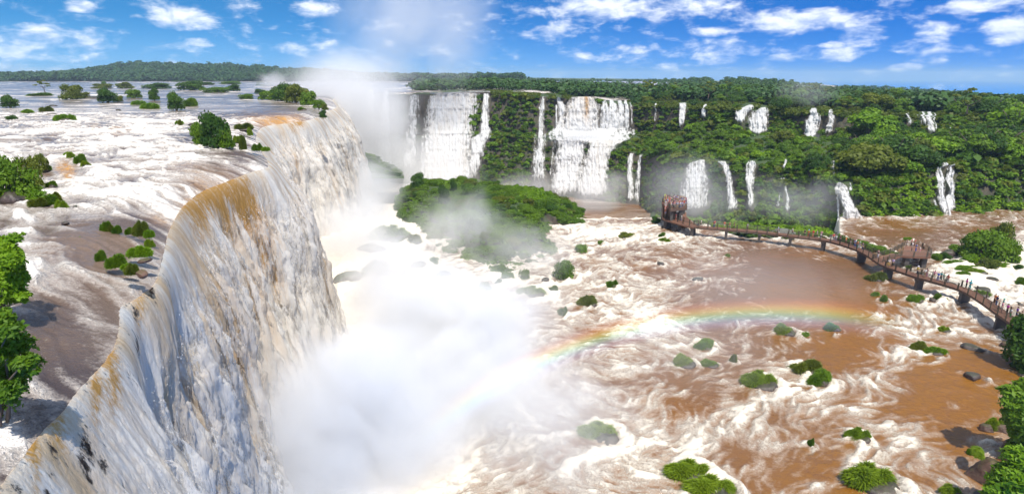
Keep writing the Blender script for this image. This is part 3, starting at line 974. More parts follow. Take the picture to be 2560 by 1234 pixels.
# ------------------------------------------------------------------ the far falls: outline rows (py, left, right) read off the photograph
FALLS = [
    ('ghostly wide fall dissolving in the spray at the head of the gorge', [(232, 700, 905), (300, 696, 900), (380, 690, 890), (450, 690, 880)], .75, .05),
    ('ghostly slim fall in the spray, left one of two', [(224, 922, 934), (300, 916, 934), (380, 910, 934), (440, 906, 936)], .9, 0),
    ('ghostly slim fall in the spray, right one of two', [(226, 960, 972), (300, 954, 974), (380, 948, 976), (440, 944, 980)], .9, 0),
    ('faint fall in the spray just left of the broad tan streaked one', [(236, 1020, 1050), (300, 1016, 1046), (380, 1008, 1040), (440, 1004, 1036)], .5, 0),
    ('broad white fall with a tan streaked top, left of the far row', [(233, 1100, 1192), (240, 1084, 1190), (260, 1079, 1186), (300, 1072, 1180), (340, 1066, 1172), (380, 1062, 1170), (420, 1056, 1176), (470, 1050, 1182)], 1.0, .30),
    ('slim right companion of the broad left fall with a green gap', [(234, 1208, 1222), (260, 1206, 1221), (300, 1203, 1223), (332, 1200, 1226), (345, 1180, 1222), (370, 1176, 1210), (410, 1172, 1200), (445, 1168, 1192)], .8, .05),
    ('tall narrow fall in three leaps down the green cliff', [(240, 1352, 1363), (255, 1349, 1363), (290, 1346, 1360), (330, 1344, 1362), (336, 1338, 1366), (350, 1337, 1366), (380, 1334, 1362), (420, 1330, 1364), (465, 1322, 1372)], .62, .02),
    ('forked thin fall left of the middle falls', [(243, 1390, 1400), (256, 1394, 1408), (266, 1398, 1414), (290, 1397, 1411), (335, 1392, 1412)], .75, .05),
    ('thin strand at the left edge of the forked fall', [(262, 1389, 1394), (300, 1388, 1394), (334, 1387, 1396)], .6, 0),
    ('main upper leap of the middle falls with an amber centre', [(242, 1436, 1482), (250, 1428, 1484), (262, 1422, 1492), (275, 1418, 1493), (300, 1412, 1494), (330, 1404, 1500)], .95, .35),
    ('second upper leap right of the amber one', [(250, 1506, 1514), (262, 1502, 1518), (290, 1499, 1524), (330, 1496, 1528)], .72, 0),
    ('third upper leap, forked and white', [(250, 1524, 1532), (262, 1522, 1540), (290, 1516, 1546), (330, 1514, 1552)], .8, 0),
    ('fourth upper leap, slender twin strands', [(251, 1546, 1556), (280, 1544, 1560), (330, 1542, 1564)], .72, 0),
    ('last upper leap at the right end of the middle falls', [(250, 1561, 1567), (280, 1561, 1569), (328, 1560, 1572)], .8, .1),
    ('faint veil right of the last upper leap', [(254, 1575, 1579), (280, 1572, 1580), (318, 1570, 1582)], .4, 0),
    ('white churning basin between the leaps of the middle falls', [(320, 1404, 1566), (332, 1394, 1570), (344, 1392, 1564), (358, 1402, 1550)], 1.1, .05),
    ('left lower leap of the middle falls', [(350, 1404, 1466), (370, 1398, 1460), (400, 1392, 1458), (440, 1386, 1450), (490, 1376, 1446)], .95, .10),
    ('right lower leap of the middle falls, creamy and broad', [(350, 1478, 1552), (362, 1480, 1540), (380, 1474, 1524), (400, 1468, 1520), (440, 1454, 1514), (495, 1440, 1510)], 1.0, .25),
    ('straggling thin fall left of the lower middle leap', [(352, 1384, 1392), (400, 1378, 1384), (450, 1374, 1382)], .4, 0),
    ('thin strand at the right edge of the lower middle leap', [(385, 1516, 1520), (430, 1510, 1516), (480, 1503, 1512)], .6, 0),
    ('left one of two slender falls on the lower cliff', [(382, 1578, 1584), (400, 1572, 1584), (440, 1569, 1582), (510, 1565, 1584)], .6, 0),
    ('right one of two slender falls on the lower cliff', [(385, 1601, 1607), (420, 1594, 1606), (460, 1587, 1602), (512, 1583, 1599)], .55, 0),
    ('hair thin thread on the upper cliff right of the middle falls', [(258, 1638, 1642), (310, 1636, 1641)], .45, 0),
    ('slender white fall on the upper cliff beside the thread', [(257, 1701, 1716), (275, 1699, 1714), (300, 1697, 1708), (317, 1696, 1702)], .9, .05),
    ('short single upper fall', [(260, 1761, 1766), (280, 1757, 1767), (294, 1755, 1767)], .85, 0),
    ('slanting left fall of a close pair on the upper cliff', [(262, 1872, 1884), (272, 1852, 1882), (285, 1846, 1872), (308, 1846, 1862)], .9, .1),
    ('broad right fall of a close pair on the upper cliff', [(268, 1908, 1918), (278, 1885, 1920), (300, 1875, 1920), (322, 1874, 1918), (340, 1893, 1900)], .8, 0),
    ('left bottle shaped upper fall', [(270, 2031, 2041), (285, 2027, 2047), (300, 2020, 2048), (335, 2016, 2046), (350, 2030, 2036)], .9, 0),
    ('right slimmer upper fall of the twins', [(273, 2075, 2081), (283, 2073, 2085), (335, 2065, 2083)], .75, 0),
    ('small veil left of the far right threads', [(280, 2269, 2273), (292, 2265, 2275), (313, 2261, 2273)], .6, 0),
    ('leftmost of the far right threads', [(282, 2297, 2299), (315, 2293, 2297)], .5, 0),
    ('second of the far right threads, forked', [(279, 2305, 2312), (300, 2302, 2312), (322, 2300, 2309)], .7, 0),
    ('widest of the far right threads', [(279, 2320, 2328), (300, 2315, 2330), (332, 2312, 2334)], .8, 0),
    ('right hand of the far right threads', [(282, 2336, 2339), (334, 2331, 2336)], .6, 0),
    ('lone hair thin thread at the far right', [(290, 2377, 2379), (333, 2373, 2376)], .45, 0),
    ('fan shaped fall behind the crowded viewing deck', [(398, 1744, 1760), (410, 1724, 1766), (440, 1716, 1770), (465, 1708, 1770), (500, 1700, 1772), (530, 1696, 1774)], .70, .03),
    ('curving lower fall right of the fan shaped one', [(402, 1790, 1812), (412, 1806, 1818), (440, 1813, 1826), (470, 1816, 1832), (500, 1818, 1840), (530, 1816, 1844)], .75, .03),
    ('narrow lower fall between the curving fall and the zigzag trickle', [(401, 1868, 1886), (415, 1863, 1884), (450, 1860, 1882), (490, 1862, 1880), (518, 1864, 1882)], .7, 0),
    ('zigzag trickle down the dark lower cliff', [(443, 1948, 1960), (455, 1956, 1962), (480, 1958, 1964), (505, 1960, 1968), (532, 1962, 1972)], .65, 0),
    ('faint veil left of the zigzag trickle', [(478, 1944, 1948), (500, 1938, 1946), (520, 1936, 1948)], .35, 0),
    ('tiny cascade bits above the zigzag trickle', [(396, 1955, 1964), (410, 1958, 1963), (424, 1960, 1965)], .5, 0),
    ('little cascade above the bell shaped fall', [(402, 2076, 2090), (412, 2076, 2087), (426, 2077, 2083), (440, 2077, 2080)], .6, 0),
    ('small white rill high on the wooded ledge', [(376, 2054, 2064), (382, 2050, 2062)], .6, 0),
    ('bell shaped fall that spreads to a wide white foot', [(454, 2090, 2099), (466, 2088, 2108), (480, 2088, 2112), (500, 2100, 2118), (520, 2105, 2128), (545, 2104, 2144), (582, 2106, 2150)], 1.0, .12),
    ('straight thin left strand of the bell shaped fall', [(490, 2088, 2093), (530, 2086, 2091), (576, 2085, 2094)], .65, 0),
    ('thin strand joining the bell shaped fall from the right', [(452, 2116, 2119), (480, 2113, 2119)], .6, 0),
    ('left strand of the double fall on the right lower cliff', [(405, 2352, 2364), (430, 2353, 2366), (470, 2350, 2369), (510, 2350, 2374), (540, 2356, 2382)], .85, 0),
    ('right strand of the double fall on the right lower cliff', [(408, 2378, 2383), (430, 2378, 2390), (470, 2378, 2394), (510, 2376, 2396), (540, 2368, 2390), (562, 2368, 2376)], .8, 0),
    ('wispy spray strand left of the double fall', [(480, 2342, 2346), (505, 2336, 2342), (525, 2336, 2344)], .3, 0),
]


def in_falls(px, py, pad=3):
    for lab, rows, d, g in FALLS:
        if rows[0][0] - 2 < py < rows[-1][0] + 2:
            l = np.interp(py, [r[0] for r in rows], [r[1] for r in rows])
            r_ = np.interp(py, [r[0] for r in rows], [r[2] for r in rows])
            if l - pad < px < r_ + pad:
                return True
    return False


def terr_surf(px, py):
    """terrain point with the same relief as the hillside mesh"""
    px, py = np.atleast_1d(np.asarray(px, float)), np.atleast_1d(np.asarray(py, float))
    Y = np.array([terr_at(a, b) for a, b in zip(px, py)])
    V = np.array([float(np.interp(-b, [-p for p in stn(a)[0]], np.arange(9.0))) for a, b in zip(px, py)])
    xc, yc = (px - 1280) / F, (617 - py) / F
    t = Y / (CP + yc * SP)
    X, Z = xc * t, CAMZ + (-SP + yc * CP) * t
    cliffy = sstep(V, 0.9, 1.1) * sstep(-V, -2.15, -1.95) + sstep(V, 3.9, 4.1) * sstep(-V, -5.1, -4.95)
    dY = cliffy * (4.5 * fbm(X / 14, Z / 22, 4, 301) + 1.2 * ridged(X / 3.2, Z / 14, 3, 303)) + (1 - cliffy) * 2.0 * fbm(X / 12, Z / 12, 3, 305)
    return X, Y + dY, Z


def build_far_falls():
    for i, (lab, rows, dens, tan) in enumerate(FALLS):
        py0, py1 = rows[0][0], rows[-1][0]
        H = py1 - py0
        nr = max(10, int(H / 1.6))
        wmax = max(r[2] - r[1] for r in rows)
        nc = max(7, int(wmax / 1.1))
        pys = np.linspace(py0, py1, nr)
        u = np.linspace(0, 1, nc)
        l = np.interp(pys, [r[0] for r in rows], [r[1] for r in rows])
        r_ = np.interp(pys, [r[0] for r in rows], [r[2] for r in rows])
        wob = fbm(pys / 9.0, pys * 0 + i, 3, 500 + i) * 2.0 * sstep(pys, py0, py0 + 12)
        ww = 0.12 * (r_ - l) + 0.8
        l, r_ = l - ww, r_ + ww
        PX = l[:, None] + (r_ - l)[:, None] * u[None, :] + wob[:, None] * min(1, wmax / 40)
        PY = np.repeat(pys[:, None], nc, 1)
        # one smooth face in front of the rough cliff: for each row the nearest rock
        X, Y, Z = terr_surf(PX.ravel(), PY.ravel())
        X, Y, Z = X.reshape(PX.shape), Y.reshape(PX.shape), Z.reshape(PX.shape)
        Ys = Y.min(1, keepdims=True) * 0.55 + Y * 0.45
        k = 5
        pad = np.pad(Ys, ((k, k), (0, 0)), 'edge')
        Ys = np.min([pad[j:j + nr] for j in range(2 * k + 1)], 0)
        f = (pys - py0) / H
        bul = 0.5 + 1.6 * np.sin(np.pi * np.clip(u, 0, 1))[None, :] * min(1.0, wmax / 30) * (0.3 + f[:, None])
        strands = ridged(PX / 3.1 + 9 * i, PY / 60, 3, 520)
        clump = fbm(PX / 4.0, PY / 9.0, 4, 530 + i)
        Yn = np.minimum(Ys, Y) - bul - 0.7 * strands - 0.7 * clump
        sc = Yn / Y
        # keep each point on its sight line from the place the outline was measured
        Xn, Zn = X * sc, CAMZ + (Z - CAMZ) * sc
        edge = 1 - np.abs(u[None, :] * 2 - 1) ** 2.4
        foam = dens * 0.76 - 0.10 + 0.34 * strands * (1.35 - dens) + 0.30 * clump - 0.62 * (1 - edge) - 0.3 * sstep(-PY, -py0 - 3, -py0 + 1)
        foam = np.where(edge < 0.02, foam - 0.25, foam)
        if 'lower leap' in lab:
            foam = foam + 0.4 * sstep(-PY, -py0 - 12, -py0)
        if 'basin' in lab:
            foam = foam + 0.5 * fbm(PX / 7, PY / 5, 3, 570) - 0.5 * sstep(PY, py1 - 8, py1)
        foam = foam - 0.55 * sstep(PY, py1 - 0.16 * H - 2, py1 + 1)
        gold = np.zeros_like(foam)
        if 'amber' in lab:
            gold = 0.75 * np.exp(-((PX - 1466) / 5.0) ** 2) * sstep(-PY, -320, -270)
        silt = np.clip(tan * (0.5 + 1.2 * fbm(PX / 6, PY / 40, 3, 540)) + 0.1 * strands + tan * np.exp(-(PY - py0) / 10), 0, 1)
        me = grid_mesh('waterfall', np.stack([Xn, Yn, Zn], -1), M['fall_far'], {'foam': foam, 'gold': gold, 'silt': silt})
        tag(obj('waterfall', me), lab, 'waterfall', 'falls along the far wall of the gorge', 'thing')
    # river water seen behind the rims, above the falls
    for lab, x0, x1, pya, pyb in (('upper_channel', 1075, 1228, 236, 226), ('upper_channel', 1420, 1575, 253, 243), ('upper_channel', 1285, 1410, 224, 214), ('upper_channel', 1090, 1230, 226, 222)):
        u, v = np.linspace(0, 1, 80), np.linspace(0, 1, 14)
        PX = x0 + (x1 - x0) * u[None, :] + 0 * v[:, None]
        PY = pya + (pyb - pya) * v[:, None] + 0 * PX
        X, Y, Z = terr_surf(PX.ravel(), PY.ravel())
        P = np.stack([X, Y, Z + 0.30], -1).reshape(14, 80, 3)
        fo = 0.25 + 0.7 * fbm(P[..., 0] / 5, P[..., 1] / 9, 4, 560)
        tag(obj(lab, grid_mesh(lab, P, M['up'], {'foam': fo, 'gold': fo * 0})), kind='structure')


build_far_falls()
# ------------------------------------------------------------------ plants
def leaf_cloud(lobes, n, size, seed, jitter=0.45, shell=0.55, up=0.25, long=1.3, trunk=0.0):
    """many leaf-sized quads lying over a set of ellipsoid lobes (x, y, z, rx, ry, rz)"""
    g = np.random.default_rng(seed)
    L = np.array(lobes, float)
    area = (L[:, 3] * L[:, 4] + L[:, 4] * L[:, 5] + L[:, 3] * L[:, 5])
    k = g.choice(len(L), n, p=area / area.sum())
    d = g.normal(size=(n, 3))
    d[:, 2] = np.where(d[:, 2] < -0.35 * np.abs(g.normal(size=n)), -d[:, 2], d[:, 2])
    d /= np.linalg.norm(d, axis=1)[:, None]
    r = 1 - shell * g.random(n) ** 2.2
    C = L[k, :3] + d * L[k, 3:] * r[:, None]
    # frayed outline
    C += g.normal(size=(n, 3)) * (L[k, 3:].min(1) * 0.10)[:, None]
    nrm = d + g.normal(size=(n, 3)) * jitter + np.array([0, 0, up])
    nrm /= np.linalg.norm(nrm, axis=1)[:, None]
    a = np.cross(nrm, g.normal(size=(n, 3)))
    a /= np.linalg.norm(a, axis=1)[:, None]
    b = np.cross(nrm, a)
    s = size * (0.6 + 0.8 * g.random(n))[:, None]
    a, b = a * s * long * 0.5, b * s * 0.5
    V = np.stack([C - a, C - b * 0.9 + a * 0.1, C + a, C + b * 0.9 + a * 0.1], 1).reshape(-1, 3)
    lob = g.random(len(L))[k]
    tint = np.clip(0.55 * lob + 0.45 * g.random(n), 0, 1)
    return V, np.repeat(tint, 4)


def leaf_mesh(name, lobes, n, size, seed, mat, **kw):
    V, t = leaf_cloud(lobes, n, size, seed, **kw)
    return raw_mesh(name, V, 4, np.arange(len(V)), mat, False, {'tint': t})


def crown_lobes(seed, w=1.0, h=0.8, n=14, flat=0.0):
    g = random.Random(seed)
    out = []
    for i in range(n):
        a = g.uniform(0, 6.283)
        r = math.sqrt(g.random()) * 0.36 * w
        z = h * (0.36 + 0.42 * (1 - (r / (0.42 * w)) ** 2) * g.uniform(0.5, 1.0) - flat * 0.1)
        s = g.uniform(0.13, 0.23) * w
        out.append((r * math.cos(a), r * math.sin(a), z, s, s, s * g.uniform(0.6, 0.85)))
    out.append((0, 0, h * 0.42, 0.27 * w, 0.27 * w, 0.26 * h))
    return out


def trunk_mb(h, r, seed, spread=0.30):
    g = random.Random(seed)
    mb = MB()
    top = Vector((g.uniform(-.05, .05) * h, g.uniform(-.05, .05) * h, h * 0.5))
    mb.tube([(0, 0, -0.6), (0.02 * h, 0, 0.2 * h), top], [r * 1.25, r, r * 0.75], 7)
    for i in range(5):
        a = i * 1.256 + g.uniform(-.4, .4)
        e = top + Vector((math.cos(a) * spread * h, math.sin(a) * spread * h, g.uniform(0.18, 0.36) * h))
        m_ = top.lerp(e, 0.5) + Vector((0, 0, -0.03 * h))
        mb.tube([tuple(top), tuple(m_), tuple(e)], [r * 0.6, r * 0.42, r * 0.16], 5)
    return mb


TREE_KINDS = []      # (crown mesh, trunk mesh, unit height)
for i in range(9):
    mat = [M['leaf'], M['leaf_dark'], M['leaf'], M['leaf_olive'], M['leaf_dark'], M['leaf'], M['leaf_bright'], M['leaf'], M['leaf_dark']][i]
    w = [9, 10, 8, 9, 11, 8, 8, 10, 9][i]
    h = [9, 11, 10, 8, 10, 9, 7, 12, 12][i]
    cm = leaf_mesh('crown', crown_lobes(500 + i, w, h, 16 + i), 3000, 0.50, 600 + i, mat)
    tm = trunk_mb(h, 0.28, 700 + i).mesh('trunk', M['bark'], True)
    TREE_KINDS.append((cm, tm, h))
# an airy kind with bare stems showing, and a palm
airy = leaf_mesh('crown', [(math.cos(a) * r, math.sin(a) * r, z, 1.0, 1.0, .55) for a, r, z in [(0, 2, 7), (1, 3, 8.5), (2.2, 2.4, 9.6), (3.3, 3, 7.8), (4.2, 2, 10.4), (5.3, 3.2, 9), (.5, .6, 11.2), (2.8, .5, 8.8)]], 1500, 0.42, 610, M['leaf_olive'])
TREE_KINDS.append((airy, trunk_mb(11, 0.22, 711, .26).mesh('trunk', M['bark'], True), 11))


def palm_meshes():
    g = random.Random(5)
    V, T = [], []
    for k in range(26):
        a = k * 2.399
        el = g.uniform(-0.3, 1.1)
        L = g.uniform(2.6, 3.4)
        prev = Vector((0, 0, 9))
        for s_ in range(9):
            f = (s_ + 1) / 9
            d = Vector((math.cos(a) * math.cos(el), math.sin(a) * math.cos(el), math.sin(el) - 1.5 * f))
            d.normalize()
            nx = prev + d * (L / 9)
            side = Vector((-math.sin(a), math.cos(a), 0))
            w = 0.55 * math.sin(math.pi * min(1, f * 0.9 + 0.1)) + 0.06
            for sg in (-1, 1):
                V += [prev, nx, nx + side * sg * w + Vector((0, 0, -0.25)), prev + side * sg * w * 0.9 + Vector((0, 0, -0.22))]
                T += [0.2 + 0.5 * g.random()] * 4
            prev = nx
    V = np.array([tuple(v) for v in V])
    cm = raw_mesh('crown', V, 4, np.arange(len(V)), M['leaf'], False, {'tint': np.array(T)})
    mb = MB()
    mb.tube([(0, 0, -.5), (0.15, 0, 3), (0.1, 0.1, 6), (0, 0, 9.1)], [.22, .17, .15, .13], 7)
    return cm, mb.mesh('trunk', M['bark'], True), 11.5


TREE_KINDS.append(palm_meshes())


def add_tree(k, p, h, label, group, rz=None, wide=1.0, name='tree', cat='tree', rnd=random.Random(11)):
    cm, tm, uh = TREE_KINDS[k]
    s = h / uh
    r = empty(name, p, rnd.uniform(0, 6.28) if rz is None else rz, (s * wide, s * wide, s))
    tag(r, label, cat, group)
    obj('crown', cm, r)
    obj('trunk', tm, r)
    return r


def falls_zone(px, names):
    for x, n in names:
        if px < x:
            return n
    return names[-1][1]


SPEC = ['round mid green', 'broad dark green', 'tall mid green', 'olive green', 'spreading dark green', 'bushy mid green', 'bright yellow green', 'tall leafy green', 'tall dark green', 'thin airy', 'feathery palm']


def forest():
    rnd = random.Random(42)
    zones_up = [(1640, 'above the middle falls'), (1735, 'above the slender upper fall'), (1800, 'above the short single fall'), (1890, 'above the pair of slanting falls'), (1990, 'right of the pair of slanting falls'), (2110, 'above the twin upper falls'),
                (2240, 'left of the far right threads'), (2350, 'above the far right threads of water'), (2600, 'at the right end')]
    zones_sh = [(1690, 'left of the fan shaped lower fall'), (1780, 'above the fan shaped lower fall'), (1850, 'above the curving lower fall'), (1900, 'above the narrow lower fall'), (2010, 'above the zigzag trickle'),
                (2130, 'above the bell shaped lower fall'), (2330, 'left of the double lower fall'), (2420, 'above the double lower fall'), (2600, 'right of the double lower fall')]
    n = 0
    spots = []
    # shelf between the two cliffs
    for i in range(700):
        px = rnd.uniform(1640, 2590)
        v = rnd.uniform(2.02, 3.97)
        py, Y = terr_v(px, v)
        spots.append((Y, px, py, 'shelf'))
    for i in range(500):
        px = rnd.uniform(1600, 2590)
        v = 5.0 + 1.9 * rnd.random() ** 1.3
        py, Y = terr_v(px, v)
        spots.append((Y, px, py, 'plateau'))
    rnd.shuffle(spots)
    kept = []
    FALLTOPS = [(1708, 40), (1762, 24), (1862, 36), (1905, 36), (2035, 30), (2078, 26), (2310, 60), (2268, 20)]
    LOWTOPS = [(1745, 40), (1808, 26), (1872, 26), (1955, 18), (2100, 40), (2362, 30), (2387, 20)]
    for Y, px, py, kind in spots:
        if n >= 290:
            break
        p = atY(px, py, Y)[0]
        if any((p.x - q.x) ** 2 + (p.y - q.y) ** 2 < (4.6 if kind == 'shelf' else 5.6) ** 2 for q in kept):
            continue
        # keep the water visible
        low = px < 2030
        if kind == 'shelf':
            h = rnd.uniform(3.5, 7.5) if low else rnd.choice([6, 8, 9, 11, 13, 15]) * rnd.uniform(.85, 1.1)
        else:
            h = rnd.uniform(6, 12)
        hit = True
        while hit and h > 2.6:
            hp = h / Y * F
            hit = any(in_falls(px + dx * hp * .45, py - f * hp, 3) for dx in (-1, -.5, 0, .5, 1) for f in (0, .3, .6, .9))
            if hit:
                h *= .75
        if hit:
            continue
        front = terr_v(px, 2.35)[0] if kind == 'shelf' else 0
        if kind == 'shelf' and py > front and any(abs(px - c) < w for c, w in LOWTOPS):
            continue
        if kind == 'shelf' and px < 2000 and rnd.random() < 0.25:
            continue
        if kind == 'shelf':
            k = rnd.choice([0, 1, 2, 5, 5, 6, 3, 7, 0, 5]) if px < 2000 else rnd.choice([0, 0, 1, 2, 5, 6, 7, 7, 3, 1, 4])
            lab = '%s ledge tree %s' % (SPEC[k], falls_zone(px, zones_sh))
            grp = 'trees on the ledge between the two rows of falls'
        else:
            k = rnd.choice([0, 1, 2, 4, 8, 7, 1, 3, 9, 10, 8])
            lab = '%s plateau tree %s' % (SPEC[k], falls_zone(px, zones_up))
            grp = 'trees on the plateau above the upper falls'
        kept.append(p)
        add_tree(k, (p.x, p.y, p.z - 0.3 * h * rnd.random()), h, lab, grp, wide=rnd.uniform(1.0, 1.35))
        n += 1
    # single standing trees one can pick out against the sky or the slopes
    for px, py, hpx, k, w, lab in ((2455, 275, 40, 8, 1.1, 'tallest dark tree standing out on the right skyline'), (2360, 262, 32, 4, 1.3, 'flat topped dark tree left of the tallest skyline tree'),
                                   (1855, 250, 46, 4, 1.4, 'large spreading dark tree above the pair of slanting falls'), (1775, 228, 28, 1, 1.5, 'rounded dark tree on the far slope above the short single fall'),
                                   (1405, 246, 26, 8, 1.3, 'rounded dark tree on the rim left of the middle falls'), (1965, 250, 44, 10, 1.2, 'palm tree rising above the twin upper falls'), (2230, 262, 50, 7, 1.6, 'broad crowned tree rising above the plateau edge')):
        Y = terr_at(px, py)
        p, t = atY(px, py, Y)
        add_tree(k, (p.x, p.y, p.z - .3), hpx / F * t, lab, 'trees on the plateau above the upper falls', wide=w)


def clump_stuff(name, pts, hs, proto_n, leaf, mat, seed, label=None, lobes=None, kind='stuff'):
    """many plants as one mass: a few leaf-cloud patterns repeated with their own size and turn"""
    g = np.random.default_rng(seed)
    protos = []
    for i in range(6):
        V, t = leaf_cloud(lobes or crown_lobes(seed + i, 1.15, 1.0, 9), proto_n, leaf, seed + 10 + i)
        protos.append((V, t))
    VV, TT = [], []
    for p, h in zip(pts, hs):
        V, t = protos[g.integers(6)]
        a = g.random() * 6.283
        c, s = math.cos(a), math.sin(a)
        w = h * (0.9 + 0.5 * g.random())
        X = (V[:, 0] * c - V[:, 1] * s) * w + p[0]
        Y = (V[:, 0] * s + V[:, 1] * c) * w + p[1]
        VV.append(np.stack([X, Y, V[:, 2] * h + p[2]], -1))
        TT.append(np.clip(t * 0.6 + 0.4 * g.random(), 0, 1))
    V = np.concatenate(VV).astype(np.float32)
    me = raw_mesh(name, V, 4, np.arange(len(V)), mat, False, {'tint': np.concatenate(TT)})
    o = obj(name, me)
    tag(o, label, None, None, kind)
    return o


def masses():
    g = np.random.default_rng(77)
    # carpet of bushes over cliffs and slopes
    pts, hs = [], []
    rock_gaps = [(2100, 305, 110, 14, 1.2), (2150, 310, 60, 12, 1.0), (1985, 300, 60, 10, .7), (1660, 292, 60, 12, .9), (1790, 290, 40, 9, .6), (2390, 310, 60, 10, .6), (2260, 505, 60, 20, .9), (2440, 470, 90, 30, .7), (2160, 540, 30, 24, .8), (2510, 500, 60, 30, .6), (1560, 470, 20, 40, .6), (1910, 500, 30, 30, .4), (2040, 520, 40, 24, .5), (2290, 470, 60, 18, .7),
                 (2330, 540, 20, 12, .6), (2560, 530, 40, 24, .9)]
    W = [(1062, 1218, 225, 480), (1386, 1580, 240, 350), (1375, 1540, 340, 510), (1340, 1368, 240, 480)]
    for i in range(9000):
        px = g.uniform(1180, 2600)
        v = g.choice([0.0, 1.0, 1.0, 1.0, 2.0, 3.0, 4.0, 4.0]) + g.random()
        if v < 1 and (px < 1640):
            continue
        py, Y = terr_v(px, v)
        if in_falls(px, py, 4 if px < 1600 else 3 + 8 * g.random()) or in_falls(px, py - 12, 2):
            continue
        onc = (1 <= v < 2) or (4 <= v < 5)
        q = gsum(np.array([px]), np.array([py]), rock_gaps)[0]
        if onc and (g.random() < q or (px > 1980 and fbm(np.array([px / 22.0]), np.array([py / 60.0]), 3, 9)[0] > 0.10 and g.random() < 0.85)):
            continue
        _x, _y, _z = terr_surf(px, py)
        p = Vector((_x[0], _y[0], _z[0]))
        h = (g.uniform(1.2, 2.6) if onc or px < 1600 else g.uniform(1.4, 3.4)) * (1.7 if g.random() < .12 else 1.0)
        if v < 1:
            h = g.uniform(0.8, 1.9)
        pts.append((p.x, p.y - (0.6 if onc else 0), p.z - 0.35 * h))
        hs.append(h)
    pts, hs = np.array(pts), np.array(hs)
    sel = g.random(len(pts))
    for lo, hi, mt, nm in ((0, .5, 'leaf', 'hanging green undergrowth covering the gorge cliffs'), (.5, .78, 'leaf_dark', 'darker undergrowth in the folds of the gorge cliffs'), (.78, 1.01, 'leaf_olive', 'olive undergrowth on the gorge cliffs')):
        m_ = (sel >= lo) & (sel < hi)
        clump_stuff('undergrowth', pts[m_], hs[m_], 90, 0.30, M[mt], 900 + int(lo * 100), nm)
    # bright grassy slopes at the foot of the cliffs and on the ledge
    p2_, h2_ = [], []
    while len(p2_) < 1500:
        px = g.uniform(1640, 2600)
        v = g.choice([0.3, 0.7, 1.05, 2.1, 2.5]) + 0.3 * g.random()
        if v < 1 and px > 2150:
            v += .8
        py, Y = terr_v(px, v)
        if in_falls(px, py, 4) or in_falls(px, py - 8, 2) or fbm(np.array([px / 60.0]), np.array([v * 2.0]), 2, 19)[0] < -0.05:
            continue
        _x, _y, _z = terr_surf(px, py)
        h = g.uniform(0.9, 2.0)
        p2_.append((_x[0], _y[0] - .4, _z[0] - 0.2 * h))
        h2_.append(h)
    clump_stuff('undergrowth', p2_, h2_, 90, 0.22, M['leaf_bright'], 925, 'bright yellow green slopes on the ledge and at the foot of the right cliffs')
    # plateau forest running back to the skyline
    pts, hs = [], []
    for i in range(3600):
        px = g.uniform(1040, 2640)
        v = 5.02 + 2.98 * g.random()
        py, Y = terr_v(px, v)
        if px < 1590 and v < 5.75:
            continue
        if px > 1600 and v < 5.9:
            continue
        if 1285 < px < 1405 and 208 < py < 221:
            continue
        p = atY(px, py, Y)[0]
        h = g.uniform(7, 14) * (0.8 if px < 1600 and v < 6 else 1)
        pts.append((p.x, p.y, p.z - 0.25 * h))
        hs.append(h)
    clump_stuff('forest', pts, hs, 130, 0.13, M['leaf_far'], 950, 'dense jungle running back to the skyline above the gorge')
    # low green rim of the left half of the plateau
    pts, hs = [], []
    for i in range(900):
        px = g.uniform(1215, 1680)
        py, Y = terr_v(px, 4.95 + 0.8 * g.random())
        if in_falls(px, py + 4, 3) or 1424 < px < 1572 and 243 < py < 253:
            continue
        p = atY(px, py, Y)[0]
        h = g.uniform(1.2, 2.4)
        pts.append((p.x, p.y, p.z - 0.4 * h))
        hs.append(h)
    for i in range(1500):
        px = g.uniform(1600, 2620)
        py, Y = terr_v(px, 4.9 + 1.2 * g.random())
        if in_falls(px, py + 3, 3):
            continue
        p = atY(px, py, Y)[0]
        h = g.uniform(1.6, 4.0)
        pts.append((p.x, p.y, p.z - 0.4 * h))
        hs.append(h)
    clump_stuff('undergrowth', pts, hs, 90, 0.26, M['leaf_olive'], 955, 'low scrub along the rim of the upper cliff')
    # the wooded hill over the wide river, and the ridge at the far right
    for nm, n, hh in (('hill', 3400, (14, 24)), ('ridge', 900, (9, 16))):
        P = HILLP[nm][:22]
        pts, hs = [], []
        for i in range(n):
            r = g.integers(0, 21) if nm == 'ridge' else min(20, int(21 * g.random() ** 1.5))
            c = g.integers(0, P.shape[1] - 1)
            f, e = g.random(), g.random()
            q = (P[r, c] * (1 - f) + P[r, c + 1] * f) * (1 - e) + (P[r + 1, c] * (1 - f) + P[r + 1, c + 1] * f) * e
            h = g.uniform(*hh)
            pts.append((q[0], q[1], q[2] - 0.2 * h))
            hs.append(h)
        clump_stuff('forest', pts, hs, 80, 0.17, M['leaf_far'], 960 + n, {'hill': 'dark forest on the low hill across the wide upper river', 'ridge': 'dark forested ridge at the far right horizon'}[nm])


